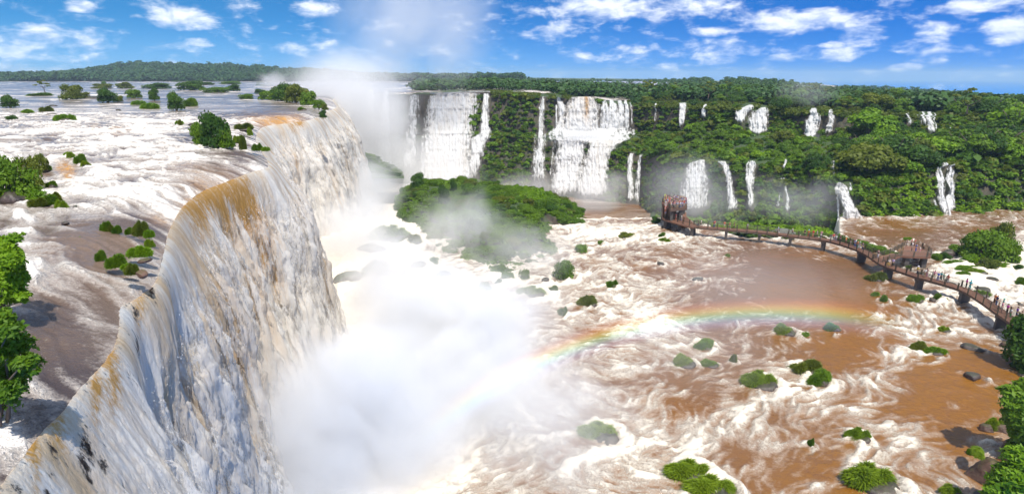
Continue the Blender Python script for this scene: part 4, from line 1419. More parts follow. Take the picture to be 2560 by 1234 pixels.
# ---------------------------------------------------------------- rocks, tussocks, bushes
def rock_mesh(seed, mat, flat=0.6, sub=4):
    bm = bmesh.new()
    bmesh.ops.create_icosphere(bm, subdivisions=sub, radius=0.5)
    V = np.array([v.co[:] for v in bm.verts])
    d = V / np.linalg.norm(V, axis=1)[:, None]
    g = np.random.default_rng(seed)
    # chop with planes for facets, then roughen
    r = np.full(len(V), 0.5)
    for i in range(13):
        n = g.normal(size=3)
        n /= np.linalg.norm(n)
        off = g.uniform(0.34, 0.47)
        q = d @ n
        r = np.where(q > 0.05, np.minimum(r, off / np.maximum(q, 0.05)), r)
    r = r + 0.035 * fbm(d[:, 0] * 3 + d[:, 2] * 2 + seed, d[:, 1] * 3 - d[:, 2] * 2, 4, seed)
    V = d * r[:, None]
    V[:, 2] *= flat
    for v, c in zip(bm.verts, V):
        v.co = c
    me = bpy.data.meshes.new('rock')
    bm.to_mesh(me)
    bm.free()
    me.materials.append(mat)
    me.polygons.foreach_set('use_smooth', [True] * len(me.polygons))
    return me


def blade_mesh(seed, n, L=0.13, w=0.0085, mat=None, height=1.0):
    """an irregular tussock: arching blades springing from several low mounds inside a unit width"""
    g = np.random.default_rng(seed)
    k = 7
    ma, mr = g.random(k) * 6.283, np.sqrt(g.random(k)) * 0.30
    mx, my = mr * np.cos(ma), mr * np.sin(ma) * 0.8
    ms = g.uniform(0.13, 0.26, k)
    mh = g.uniform(0.10, 0.34, k) * height
    m = g.choice(k, n, p=ms ** 2 / (ms ** 2).sum())
    a = g.random(n) * 6.283
    r = np.sqrt(g.random(n))
    bx, by = mx[m] + r * np.cos(a) * ms[m], my[m] + r * np.sin(a) * ms[m]
    hz = mh[m] * np.sqrt(np.clip(1 - r ** 2, 0, 1)) * (1 + 0.3 * vn(bx * 9, by * 9, seed))
    out = np.stack([np.cos(a) * r * 0.8, np.sin(a) * r * 0.8, 0.8 + 0 * a], -1) + g.normal(size=(n, 3)) * 0.45
    out /= np.linalg.norm(out, axis=1)[:, None]
    l = (L * (0.35 + 0.9 * g.random(n) ** 1.5))[:, None]
    B = np.stack([bx, by, hz - 0.06], -1)
    Mid = B + out * l * 0.6
    T = B + out * l + np.stack([np.cos(a) * .5, np.sin(a) * .5, -0.8 + 0 * a], -1) * l * 0.35
    side = np.cross(out, g.normal(size=(n, 3)))
    side /= np.linalg.norm(side, axis=1)[:, None]
    side *= w
    V = np.stack([B - side, B + side, Mid + side, Mid - side, Mid - side, Mid + side, T + side * .15, T - side * .15], 1).reshape(-1, 3)
    t = np.repeat(np.clip(0.45 * g.random(n) + 0.55 * g.random(k)[m], 0, 1), 8)
    return raw_mesh('grass', V, 4, np.arange(len(V)), mat or M['grass'], False, {'tint': t})


ROCKS = [rock_mesh(40 + i, M['rock'], [.7, .55, .8, .5][i]) for i in range(4)]
ROCKS_G = [rock_mesh(50 + i, M['rock_grey'], [.6, .5][i]) for i in range(2)]
ROCKS_R = [rock_mesh(60 + i, M['rock_red'], .75) for i in range(3)]
TUFTS = [blade_mesh(20 + i, 13000, mat=[M['grass'], M['leaf_bright'], M['leaf_olive'], M['leaf']][i % 4], height=[1.0, .85, 1.2, 1.0][i % 4]) for i in range(8)]
BUSHES = []
for i in range(5):
    lob = []
    g_ = random.Random(80 + i)
    for j in range(9):
        a, r = g_.uniform(0, 6.28), math.sqrt(g_.random()) * 0.34
        s_ = g_.uniform(.13, .22)
        lob.append((r * math.cos(a), r * math.sin(a), 0.12 + (0.36 - r * .7) * g_.uniform(.5, 1.2), s_, s_, s_ * .9))
    for j in range(7):
        a = j * .9 + g_.uniform(-.2, .2)
        lob.append((.30 * math.cos(a), .30 * math.sin(a), .07, .15, .15, .13))
    lob.append((0, 0, .2, .3, .3, .26))
    BUSHES.append(leaf_mesh('foliage', lob, 3400, 0.045, 90 + i, [M['leaf'], M['leaf_olive'], M['leaf_dark'], M['leaf'], M['leaf_bright']][i], jitter=.6))
STEMS = MB()
for i in range(9):
    a = i * .7
    STEMS.tube([(0, 0, -.1), (.10 * math.cos(a), .10 * math.sin(a), .18), (.28 * math.cos(a), .28 * math.sin(a), .45)], [.016, .012, .004], 5)
STEM_ME = STEMS.mesh('stem', M['bark'], True)


def sit(name, cat, label, group, p, rz=0.0):
    r = empty(name, p, rz)
    tag(r, label, cat, group)
    return r


def scaled(name, me, parent, s, loc=(0, 0, 0), rz=0.0):
    o = obj(name, me, parent, loc)
    o.scale = s if isinstance(s, tuple) else (s, s, s)
    o.rotation_euler = (0, 0, rz)
    return o


RND = random.Random(8)


def add_rock(p, w, h, label, group, meshes, rz=None, deep=0.7):
    o = obj('boulder', RND.choice(meshes), None, (p[0], p[1], p[2] + 0.10 * h))
    o.scale = (w, w * deep, max(h * 1.7, 0.3 * w))
    o.rotation_euler = (RND.uniform(-.15, .15), RND.uniform(-.15, .15), RND.uniform(0, 6.28) if rz is None else rz)
    tag(o, label, 'rock', group)
    return o


def add_tuft(p, w, h, label, group, mesh=None, deep=0.8, rz=0.0):
    o = obj('grass_tussock', mesh or RND.choice(TUFTS), None, p)
    o.scale = (w * 1.15, w * deep * 1.25, h * 2.6)
    o.rotation_euler = (0, 0, rz or RND.uniform(-.6, .6))
    tag(o, label, 'tussock', group)
    return o


def add_rocktuft(p, w, h, label, group, mesh=None, rocks=None, rz=0.0, cover=.85):
    """a boulder that carries a cap of grass: they belong together"""
    r = sit('grassy_boulder', 'boulder', label, group, p, rz)
    scaled('rock', RND.choice(rocks or ROCKS), r, (w * .86, w * .66, h * 1.15), (0.06 * w, -0.10 * w, 0.0))
    scaled('grass', mesh or RND.choice(TUFTS), r, (w * cover * 1.3, w * .95, h * 2.0), (-0.04 * w, 0.02 * w, h * 0.08))
    return r


def add_bush(p, w, h, label, group, mesh=None, rz=None, deep=.8, name='bush'):
    r = sit(name, 'bush', label, group, p, RND.uniform(0, 6.28) if rz is None else rz)
    scaled('foliage', mesh or RND.choice(BUSHES[:4]), r, (w * 1.05, w * 1.05 * deep, h * 1.75))
    scaled('stem', STEM_ME, r, (w, w * deep, h * 1.5))
    return r


def near_name(px, py):
    """say where something in the lower river stands, by what one can find there"""
    if px < 1130:
        return 'in the spray under the great curtain'
    if py < 655 and px < 1500:
        return 'off the tip of the big green island'
    if py < 640 and px < 1700:
        return 'in the rapids left of the crowded viewing deck'
    if px < 1450 and py < 745:
        return 'along the lower shore of the big green island'
    if px < 1580:
        return 'in the brown rapids below the big green island' if py < 850 else 'inside the foot of the rainbow'
    if py < 665 and px < 2230:
        return 'behind the long walkway'
    if px > 2330 and py < 720:
        return 'behind the walkway by the tree islet'
    if py < 770 and px > 2150:
        return 'beside the walkway at its right half'
    if py < 700:
        return 'in front of the walkway in calm water'
    if py < 925 and px < 2120:
        return 'in the mist under the rainbow'
    if px > 2250 and py < 960:
        return 'in the brown water at the lower right'
    return 'in the foreground rapids'


def place_lower():
    seen = {}
    size_word = lambda w: 'tiny' if w < 24 else 'small' if w < 36 else 'middling' if w < 56 else 'large' if w < 85 else 'huge'
    ordinal = ['', 'second ', 'third ', 'fourth ', 'fifth ', 'sixth ', 'seventh ', 'eighth ', 'ninth ']
    for px, py, w, h, k in sorted(LOWER, key=lambda q: q[0]):
        p, t = at(px, py - 2, 0)
        W, H = w / F * t, h / F * t
        p.z -= 0.05 * H
        H *= 0.92
        base = {'bush': 'green bush', 'tuft': 'grass tussock' if w < 34 else 'grassy hummock', 'rocktuft': 'dark grassy boulder', 'rock': 'bare black rock', 'greyrock': 'grey boulder'}[k]
        where = near_name(px, py)
        key = (size_word(w), base, where)
        n = seen.get(key, 0)
        seen[key] = n + 1
        lab = '%s%s %s %s' % (key[0], '', base, where) if n == 0 else '%s%s %s, %sfrom the left' % (key[0] + ' ', base, where, ordinal[min(n, 8)])
        lab = lab.replace('  ', ' ')
        grp = 'tussocks, bushes and rocks standing in the lower river'
        if k == 'bush':
            add_bush(p, W, H, lab, grp, BUSHES[0] if px < 1500 else None)
        elif k == 'tuft' and w < 34:
            add_tuft(p, W, H, lab, grp)
        elif k in ('rocktuft', 'tuft'):
            add_rocktuft(p, W, H * (.8 if w > 60 else 1), lab, grp, TUFTS[0] if w > 60 else None, cover=.9 if k == 'rocktuft' else 1.1)
        elif k == 'rock':
            add_rock(p, W, H, lab, grp, ROCKS)
        else:
            add_rock(p, W, H, lab, grp, ROCKS_G)


def place_upper():
    grp = 'bushes and tussocks standing in the upper river'
    U = [  # px, py, w, h, kind, label
        (18, 270, 50, 34, 'bush', 'dark bush at the left edge of the upper river'), (108, 238, 30, 36, 'tree', 'thin young tree standing alone in the far upper river'), (90, 240, 50, 9, 'tuft', 'low grass at the foot of the thin young tree'),
        (170, 250, 66, 42, 'bush', 'broad leafy bush right of the thin young tree'), (205, 247, 44, 18, 'bush', 'low bush joined to the right of the broad leafy bush'), (262, 257, 62, 38, 'bush', 'twiggy rounded bush behind the flat dark rock'), (294, 255, 26, 18, 'bush', 'small low bush touching the twiggy rounded bush'),
        (225, 247, 60, 8, 'rock', 'flat dark rock between two bushes in the far upper river'), (258, 214, 14, 13, 'bush', 'lone round bush farthest out on the open river'), (246, 222, 62, 14, 'bush', 'wide low bush under the lone round bush'), (310, 222, 44, 18, 'bush', 'low bush right of the wide low one near the far water'),
        (332, 246, 40, 26, 'bush', 'light green bush with a shaggy top in the upper river'), (345, 263, 28, 18, 'tuft', 'grassy bush in front of the shaggy topped one'), (382, 222, 92, 15, 'bush', 'long hedge like thicket across the far river'), (382, 252, 34, 34, 'bush', 'slim dark bush behind the yellowish tussock'),
        (374, 272, 42, 22, 'tuft', 'yellowish tussock in midstream of the upper river'), (436, 277, 54, 50, 'bush', 'dense dark round bush in midstream'), (472, 266, 34, 24, 'tuft', 'yellow green tussock right of the dense dark round bush'), (470, 226, 74, 25, 'bush', 'bushy thicket behind the dense dark round bush'),
        (532, 232, 84, 16, 'bush', 'low wide bush right of the bushy thicket'), (580, 228, 46, 18, 'bush', 'small thicket left of the shrubby point'), (570, 211, 60, 9, 'bush', 'thin line of scrub on the far water near the golden ledge'), (612, 248, 48, 15, 'bush', 'low shrub left of the big shrubby point'),
        (648, 234, 30, 12, 'bush', 'small shrub behind the shrubby point'), (510, 213, 50, 8, 'bush', 'faint strip of scrub on the far water'), (440, 205, 30, 5, 'bush', 'thin dark shrub line far out'),
        (668, 250, 60, 26, 'bush', 'left end shrub of the shrubby point above the bend'), (700, 254, 70, 48, 'bush', 'leafy tall shrub of the shrubby point'), (735, 258, 70, 52, 'bush', 'tallest rounded shrub of the shrubby point'), (768, 264, 56, 42, 'bush', 'rounded shrub on the outer half of the shrubby point'),
        (795, 272, 34, 26, 'bush', 'shrub leaning out at the end of the shrubby point'), (812, 276, 20, 18, 'bush', 'outermost bush hanging at the brink'), (757, 277, 24, 13, 'rocktuft', 'mossy stone at the brink before the shrubby point'), (806, 296, 24, 22, 'bush', 'bush clinging below the brink of the far bend'),
        (160, 304, 44, 30, 'rocktuft', 'dark rock topped by a bush among white rapids'), (128, 288, 34, 8, 'rock', 'flat black rock behind the bush topped rock'), (110, 280, 30, 14, 'tuft', 'grassy bump above the flat black rock'), (60, 283, 34, 14, 'tuft', 'brownish tussock near the left edge of the rapids'),
        (25, 300, 30, 12, 'bush', 'small dark bush low at the left edge'), (130, 266, 20, 8, 'rock', 'reddish flat rock in the rapids'), (294, 278, 18, 10, 'rock', 'pair of black stones in the white rapids'), (85, 290, 16, 8, 'rock', 'single black stone in the left rapids'),
        (504, 366, 60, 70, 'bush', 'left part of the big shrub island'), (535, 374, 80, 96, 'bush', 'tall middle shrub of the big shrub island'), (562, 374, 54, 66, 'bush', 'right part of the big shrub island'), (530, 330, 44, 50, 'bush', 'bright green top shrub behind the big shrub island'), (480, 318, 26, 16, 'rock', 'dark rock at the left foot of the big shrub island'),
        (446, 312, 18, 16, 'tuft', 'small round tussock left of the big shrub island'), (449, 318, 12, 18, 'tuft', 'thin tussock left of the big shrub island'), (604, 326, 48, 20, 'rocktuft', 'mossy boulder right of the big shrub island'), (626, 337, 14, 20, 'tuft', 'narrow tussock hanging from the mossy boulder'),
        (598, 352, 20, 16, 'rocktuft', 'small dark grassy stone below the mossy boulder'), (609, 373, 16, 28, 'tuft', 'upright tussock at the brink'), (637, 376, 26, 18, 'tuft', 'first round tussock on the brink'), (664, 377, 18, 14, 'tuft', 'last small tussock on the brink'), (590, 355, 20, 20, 'tuft', 'tussock behind the upright one at the brink'),
        (165, 392, 20, 16, 'tuft', 'small tuft at the upper end of the grassy row in white water'), (178, 396, 22, 18, 'tuft', 'second tuft of the grassy row in white water'), (197, 410, 26, 28, 'tuft', 'dark green tuft in the grassy row'), (213, 418, 22, 22, 'rocktuft', 'grassy stone ending the row in white water'),
        (262, 580, 28, 30, 'tuft', 'leftmost round tussock of the upper row on the dark slab'), (271, 580, 22, 18, 'tuft', 'low tussock leaning on the leftmost round one'), (289, 584, 22, 22, 'tuft', 'second tussock of the row on the dark slab'), (320, 585, 18, 18, 'tuft', 'smallest lone tussock of the row on the dark slab'),
        (354, 588, 34, 30, 'tuft', 'fullest tussock at the right end of the row'), (372, 592, 22, 26, 'tuft', 'brownish tussock at the end of the row beside the fullest'), (374, 617, 20, 26, 'tuft', 'tussock on the brink under the row'), (342, 642, 48, 36, 'tuft', 'large tussock beside the reddish stone'),
        (358, 655, 34, 10, 'rockr', 'reddish brown stone at the brink'), (248, 651, 24, 28, 'tuft', 'dark round tussock at the left end of the lower row'), (284, 667, 44, 34, 'tuft', 'largest tussock of the lower row at the ledge'), (314, 674, 26, 20, 'tuft', 'middle tussock of the lower row at the ledge'),
        (330, 686, 32, 22, 'tuft', 'ragged tussock hanging over the ledge'), (350, 690, 36, 20, 'rockr', 'mossy ledge stone under the ragged tussock'), (196, 602, 22, 14, 'tuft', 'small tuft behind the black rock on the slab'), (150, 576, 28, 18, 'rock', 'brownish black rock on the dark slab'),
        (172, 608, 38, 18, 'rock', 'splashed black rock with a tuft beside it'), (188, 521, 24, 12, 'rock', 'small bluish black rock right of the grassy bank'), (160, 560, 22, 8, 'rock', 'low wet rock behind the brownish black one'),
        # the bank at the left edge
        (20, 505, 120, 132, 'bush', 'big leafy shrub on the left bank'), (62, 480, 84, 96, 'bush', 'overhanging olive shrub of the left bank'), (100, 430, 40, 50, 'bush', 'thin twiggy shrub reaching right from the left bank'), (112, 428, 26, 26, 'rocktuft', 'dark mossy rock at the tip of the left bank'),
        (25, 505, 110, 48, 'rock', 'dark bank rock under the big leafy shrub'), (75, 503, 60, 30, 'bush', 'low bright bush at the foot of the left bank'), (110, 512, 46, 26, 'tuft', 'long grass on the left bank'), (85, 516, 40, 20, 'tuft', 'yellowish grass on the left bank'), (148, 524, 34, 30, 'tuft', 'rounded bright tussock ending the left bank'),
        (125, 470, 26, 22, 'rocktuft', 'dark stone in the middle of the left bank'), (130, 505, 30, 24, 'tuft', 'grass between the bank and the last tussock'),
    ]
    for px, py, w, h, k, lab in U:
        p, t = at(px, py - 1, ZU - 0.05)
        if t > 120:
            p, t = at(px, py, ZU - 0.05)
        W, H = w / F * t, h / F * t * 0.94
        if py < 260:
            lev = 0
        p.y += W * 0.2
        if k == 'bush':
            add_bush(p, W, H, lab, grp, BUSHES[4] if 'bright' in lab else BUSHES[2] if 'dark' in lab else BUSHES[1] if ('olive' in lab or 'twiggy' in lab) else None)
        elif k == 'tree':
            cm, tm, uh = TREE_KINDS[9]
            r = empty('young_tree', p, 0.5, (W / 6, W / 6, H / uh))
            tag(r, lab, 'tree', None)
            obj('crown', cm, r)
            obj('trunk', tm, r)
        elif k == 'tuft':
            add_tuft(p, W * 1.05, H, lab, grp, TUFTS[3] if 'dark' in lab else None)
        elif k == 'rocktuft':
            add_rocktuft(p, W, H, lab, grp)
        elif k == 'rockr':
            add_rock(p, W, H, lab, grp, ROCKS_R)
        else:
            add_rock(p, W, H, lab, grp, ROCKS)


# ---------------------------------------------------------------- near shrubs with real leaves
def leafy_shrub(name, label, base, sprays, n, leaf, mat, seed, stems=8, height=4.0):
    r = empty(name, base)
    tag(r, label, 'shrub')
    me = leaf_mesh('foliage', sprays, n, leaf, seed, mat, jitter=0.75, shell=0.9, long=1.9, up=.35)
    obj('foliage', me, r)
    mb = MB()
    g = random.Random(seed)
    for i in range(stems):
        l = sprays[g.randrange(len(sprays))]
        e = Vector(l[:3])
        s0 = Vector((g.uniform(-.3, .3), g.uniform(-.3, .3), -0.6))
        m_ = s0.lerp(e, 0.5) + Vector((g.uniform(-.15, .15), g.uniform(-.15, .15), 0.12 * height))
        mb.tube([tuple(s0), tuple(m_), tuple(e)], [0.05, 0.035, 0.012], 5)
    mb.build('stem', M['bark'], r, True)
    return r


def px_sprays(items, Y, base, rnd):
    """lobes from outline measurements: (px, py, r px) at about the distance Y"""
    out = []
    for px, py, rr in items:
        y = Y + rnd.uniform(-.6, .6)
        p, t = atY(px, py, y)
        s = rr / F * t
        out.append((p.x - base[0], p.y - base[1], p.z - base[2], s, s * rnd.uniform(.8, 1.2), s * rnd.uniform(.75, 1.0)))
    return out


def near_shrubs():
    rnd = random.Random(5)
    b = at(-10, 800, ZU)[0]
    leafy_shrub('shrub', 'leafy shrub leaning into the picture halfway down the left edge', b, px_sprays(
        [(10, 640, 34), (35, 600, 16), (30, 655, 26), (5, 690, 40), (48, 640, 10), (55, 690, 16), (30, 710, 30), (60, 740, 14), (20, 750, 24), (64, 700, 10), (45, 670, 14), (58, 585, 4), (38, 735, 20), (0, 610, 20), (58, 752, 10)], b.y, b, rnd),
        9000, 0.095, M['leaf_bright'], 31)
    b = at(-20, 1010, ZU)[0]
    leafy_shrub('shrub', 'dark leafy shrub low at the left edge above the brink', b, px_sprays(
        [(10, 800, 26), (20, 830, 34), (40, 870, 36), (10, 880, 50), (60, 905, 28), (80, 910, 22), (30, 930, 40), (90, 930, 12), (5, 960, 36), (60, 940, 20), (15, 780, 14), (20, 985, 36), (0, 1010, 40), (45, 965, 20)], b.y, b, rnd),
        7000, 0.085, M['leaf'], 33)
    b = at(-10, 1060, ZU)[0]
    # the right bank, from the walkway's end down to the corner
    b = at(2640, 900, 0)[0]
    leafy_shrub('shrub', 'dark olive tree crown hiding the near end of the walkway', b, px_sprays(
        [(2560, 845, 40), (2540, 860, 16), (2550, 880, 26), (2580, 820, 36), (2566, 930, 30), (2545, 925, 10), (2560, 970, 26), (2590, 900, 60), (2535, 845, 8)], b.y - 2, b, rnd),
        6000, 0.34, M['leaf_dark'], 35, height=8)
    b = at(2640, 1130, 0)[0]
    leafy_shrub('shrub', 'thick bright shrub on the right bank beside the boulders', b, px_sprays(
        [(2530, 985, 24), (2550, 1010, 34), (2520, 1010, 16), (2555, 1050, 36), (2535, 1060, 20), (2560, 1090, 30), (2550, 1120, 30), (2570, 970, 26), (2530, 1035, 20), (2545, 1085, 22), (2580, 1060, 50)], b.y - 1, b, rnd),
        9000, 0.27, M['leaf'], 37, height=8)
    b = at(2560, 1290, 0)[0]
    leafy_shrub('shrub', 'bright leafy shrub filling the lower right corner', b, px_sprays(
        [(2550, 1150, 34), (2530, 1190, 36), (2500, 1205, 26), (2555, 1215, 44), (2510, 1235, 34), (2482, 1225, 16), (2540, 1250, 50), (2480, 1245, 20), (2565, 1180, 40)], b.y - 0.5, b, rnd),
        9000, 0.24, M['leaf_bright'], 39, height=8)
    g = 'dark boulders of the right bank'
    for px, py, w, h, k, lab in ((2470, 1190, 118, 92, 'B', 'huge brown boulder with a grass cap in the lower right'), (2494, 1072, 54, 40, 'G', 'brown boulder with a small grass patch above the huge one'),
                                 (2466, 1074, 36, 22, 'R', 'small brown rock left of the grass patched boulder'), (2520, 1065, 40, 60, 'R', 'brown rock half under the bright shrub'), (2520, 1125, 40, 40, 'R', 'shaded rock between the huge boulder and the shrub'),
                                 (2520, 868, 40, 18, 'R', 'low brown rock at the walkway end'), (2385, 1240, 66, 40, 'G', 'grass topped rock at the bottom edge left of the huge boulder'), (2450, 1238, 34, 20, 'K', 'small black rock at the bottom edge'),
                                 (2425, 1132, 20, 22, 'T', 'bright tuft on the left flank of the huge boulder'), (2545, 862, 40, 24, 'T', 'grass around the walkway end')):
        p, t = at(px, py, 0)
        W, H = w / F * t, h / F * t
        if k == 'B':
            r = sit('grassy_boulder', 'boulder', lab, g, p, 0.4)
            scaled('rock', ROCKS_R[0], r, (W, W * .8, H * 1.5), (0, 0, .05))
            scaled('grass', TUFTS[0], r, (W * .55, W * .34, H * .34), (0.02 * W, .26 * W, H * .52), .5)
        elif k == 'G':
            add_rocktuft(p, W, H, lab, g, TUFTS[0], ROCKS_R, 0, .6)
        elif k == 'R':
            add_rock(p, W, H, lab, g, ROCKS_R)
        elif k == 'K':
            add_rock(p, W, H, lab, g, ROCKS)
        else:
            add_tuft(p, W, H, lab, g, TUFTS[1])
    # the wooded islet behind the walkway
    for px, py, w, h, m_, lab in ((2430, 640, 70, 66, 3, 'left bushy tree of the wooded islet behind the walkway'), (2455, 655, 110, 84, 0, 'broad green tree in the middle of the wooded islet'), (2497, 640, 66, 88, 1, 'reddish brown topped tree on the wooded islet'), (2510, 655, 70, 60, 0, 'right green tree of the wooded islet'),
                                  (2395, 640, 50, 28, 0, 'low shrub at the left end of the wooded islet'), (2420, 660, 50, 26, 4, 'bright shrub in front of the wooded islet'), (2470, 672, 60, 24, 1, 'low shrub along the front of the wooded islet'), (2530, 660, 40, 24, 2, 'dark shrub at the right end of the wooded islet')):
        p, t = at(px, py - 4, 0)
        add_bush(p, w / F * t, h / F * t, lab, 'trees and shrubs of the wooded islet', BUSHES[m_], name='islet_shrub')


# ---------------------------------------------------------------- the big green island
ISL = [(985, 500), (1010, 478), (1060, 462), (1130, 458), (1200, 470), (1290, 480), (1370, 486), (1440, 520), (1462, 548), (1452, 575), (1400, 575), (1375, 600), (1400, 640), (1370, 665), (1290, 690), (1230, 700), (1180, 660), (1080, 620), (1040, 575), (1000, 540)]


def build_island():
    base = [at(px, py, -1.0)[0].to_2d() for px, py in ISL]
    P2 = np.array([tuple(p) for p in catmull(base + [base[0]], 6)])
    cx, cyy = P2.mean(0)
    n = len(P2)
    rr = np.linspace(0, 1, 46)
    G = np.zeros((len(rr), n, 3))
    for i, r in enumerate(rr):
        G[i, :, 0] = cx + (P2[:, 0] - cx) * r
        G[i, :, 1] = cyy + (P2[:, 1] - cyy) * r
    e = 1 - rr[:, None]
    G[..., 2] = -1.2 + 3.6 * sstep(e, 0, 0.35) + 1.6 * fbm(G[..., 0] / 8, G[..., 1] / 8, 4, 401) * sstep(e, 0, .2)
    o = obj('island', grid_mesh('island', G, M['cliff'], flip=True))
    tag(o, kind='structure')
    GV = G.reshape(-1, 3)

    def isl_z(x, y):
        return float(GV[np.argmin((GV[:, 0] - x) ** 2 + (GV[:, 1] - y) ** 2), 2])
    # rounded bushes, each one its own
    rnd = random.Random(77)
    from mathutils.geometry import intersect_point_line
    poly = [(p[0], p[1]) for p in P2]

    def inside(x, y):
        c = False
        j = len(poly) - 1
        for i in range(len(poly)):
            xi, yi = poly[i]
            xj, yj = poly[j]
            if (yi > y) != (yj > y) and x < (xj - xi) * (y - yi) / (yj - yi + 1e-9) + xi:
                c = not c
            j = i
        return c
    xs, ys = [p[0] for p in poly], [p[1] for p in poly]
    kept = []
    grp = 'bushes covering the big green island'
    tries = 0
    while len(kept) < 285 and tries < 12000:
        tries += 1
        x, y = rnd.uniform(min(xs), max(xs)), rnd.uniform(min(ys), max(ys))
        if not inside(x, y) or any((x - a) ** 2 + (y - b) ** 2 < 1.75 ** 2 for a, b in kept):
            continue
        kept.append((x, y))
        w = rnd.uniform(3.2, 5.6)
        h = w * rnd.uniform(.36, .58)
        m_ = rnd.choice([0, 0, 3, 1, 2, 0, 3])
        px, py = topix(x, y, 2.0)
        if 1285 < px < 1375 and py < 510:
            m_ = 4
        side = 'ridge' if py < 500 else 'upper slope' if py < 545 else 'lower slope' if py < 610 else 'near shore'
        part = 'misty left end' if px < 1090 else 'left half' if px < 1180 else 'centre' if px < 1270 else 'right half' if px < 1370 else 'right tip'
        col = {0: 'mid green', 3: 'fresh green', 1: 'olive', 2: 'dark green', 4: 'vivid yellow green'}[m_]
        lab = '%s bush on the island %s, %s' % (col, side, part)
        add_bush((x, y, isl_z(x, y) - .25), w, h, lab, grp, BUSHES[m_], name='island_bush')
    for px, py, w, h, m_, lab in ((1135, 487, 26, 40, 2, 'round headed dark tree sticking up behind the island ridge'), (1110, 510, 34, 50, 2, 'dark upright tree on the left of the island'), (1045, 470, 40, 40, 2, 'misty rounded tree at the far left of the island'), (1330, 508, 90, 34, 4, 'brightest lime green mound on the island ridge'), (1250, 560, 40, 30, 2, 'dark hollow bush in the middle of the island'),
                                  (1180, 490, 60, 34, 3, 'broad green bush on the island ridge right of the round headed tree')):
        p, t = at(px, py, 2.5)
        add_bush(p, w / F * t, h / F * t, lab, grp, BUSHES[m_], name='island_bush')
    # ground cover between the bushes
    pts, hs = [], []
    while len(pts) < 900:
        x, y = rnd.uniform(min(xs), max(xs)), rnd.uniform(min(ys), max(ys))
        if inside(x, y):
            pts.append((x, y, isl_z(x, y) - .4))
            hs.append(rnd.uniform(1.0, 1.9))
    clump_stuff('undergrowth', pts, hs, 80, 0.24, M['leaf'], 970, 'low green cover between the bushes of the big island')
    # wooded knoll beyond the end of the curtain
    P = []
    cols = np.linspace(850, 1010, 70)
    top = np.interp(cols, [850, 880, 905, 930, 950, 985, 1010], [392, 384, 386, 392, 404, 424, 436])
    for f in np.linspace(0, 1, 26):
        Y = 240 + 26 * f
        py = 446 + (top - 446) * math.sin(f * math.pi / 2)
        xc, yc = (cols - 1280) / F, (617 - py) / F
        t = Y / (CP + yc * SP)
        P.append(np.stack([xc * t, np.full_like(cols, Y), CAMZ + (-SP + yc * CP) * t], -1))
    tag(obj('knoll', grid_mesh('knoll', np.array(P), M['cliff'])), kind='structure')
    k = 0
    for px in range(862, 1000, 11):
        for f in (.25, .6, .95):
            t_ = float(np.interp(px, [850, 880, 905, 930, 950, 985, 1010], [392, 384, 386, 392, 404, 424, 436]))
            py = 446 + (t_ - 446) * math.sin(f * math.pi / 2)
            p, t = atY(px + rnd.uniform(-4, 4), py + 2, 240 + 26 * f)
            add_bush((p.x, p.y, p.z - .4), 26 / F * t * rnd.uniform(.8, 1.2), 12 / F * t, 'misty bush on the knoll beyond the great curtain, %s' % ('at its foot', 'halfway up', 'on its crest')[int(f * 3)], 'bushes on the misty knoll', BUSHES[rnd.choice([0, 2, 3])], name='knoll_bush')


forest()
masses()
place_lower()
place_upper()
near_shrubs()
build_island()
# ------------------------------------------------------------------ the walkway
M['deck'] = mat_simple('deck_boards', (0.170, 0.080, 0.048), 0.75, 0.3, 3.0)
M['steel'] = mat_simple('green_brown_railing', (0.085, 0.075, 0.050), 0.5, 0.3, 3.0)
M['rustbeam'] = mat_simple('beam', (0.11, 0.070, 0.050), 0.7, 0.3, 2.0)
M['concrete'] = mat_simple('pillar_concrete', (0.085, 0.075, 0.068), 0.85, 0.35, 1.5)
M['cloth'] = mat_tinted('cloth')
M['skin'] = mat_tinted('skin', 0.6)
M['metal'] = mat_simple('grey_metal', (0.4, 0.4, 0.4), 0.35, 0.1, 3, 0.8)
ZB, ZD = 2.0, 2.4                      # underside and top of the deck
WALK_PX = [(1660, 550), (1690, 558), (1730, 570.5), (1815, 578), (1899, 585.5), (1977, 595), (2054, 604), (2100, 615), (2142, 629.5), (2172, 646), (2202, 666), (2245, 682), (2293, 698), (2350, 714), (2402, 731), (2446, 757), (2490, 789), (2540, 824), (2600, 866)]
WW = 1.9


def walk_line():
    pts = [at(px, py, ZB)[0].to_2d() for px, py in WALK_PX]
    P = catmull(pts, 10)
    P = [Vector((p[0], p[1])) for p in P]
    # resample every 0.7 m
    out, acc = [P[0]], 0.0
    for a, b in zip(P[:-1], P[1:]):
        L = (b - a).length
        while acc + L >= 0.7:
            f = (0.7 - acc) / L
            a = a + (b - a) * f
            out.append(a.copy())
            L = (b - a).length
            acc = 0.0
        acc += L
    return out


WL = walk_line()
WN = []
for i in range(len(WL)):
    d = (WL[min(i + 2, len(WL) - 1)] - WL[max(i - 2, 0)]).normalized()
    WN.append(Vector((-d.y, d.x)))      # to the far side
WFAR = [a + n * WW for a, n in zip(WL, WN)]


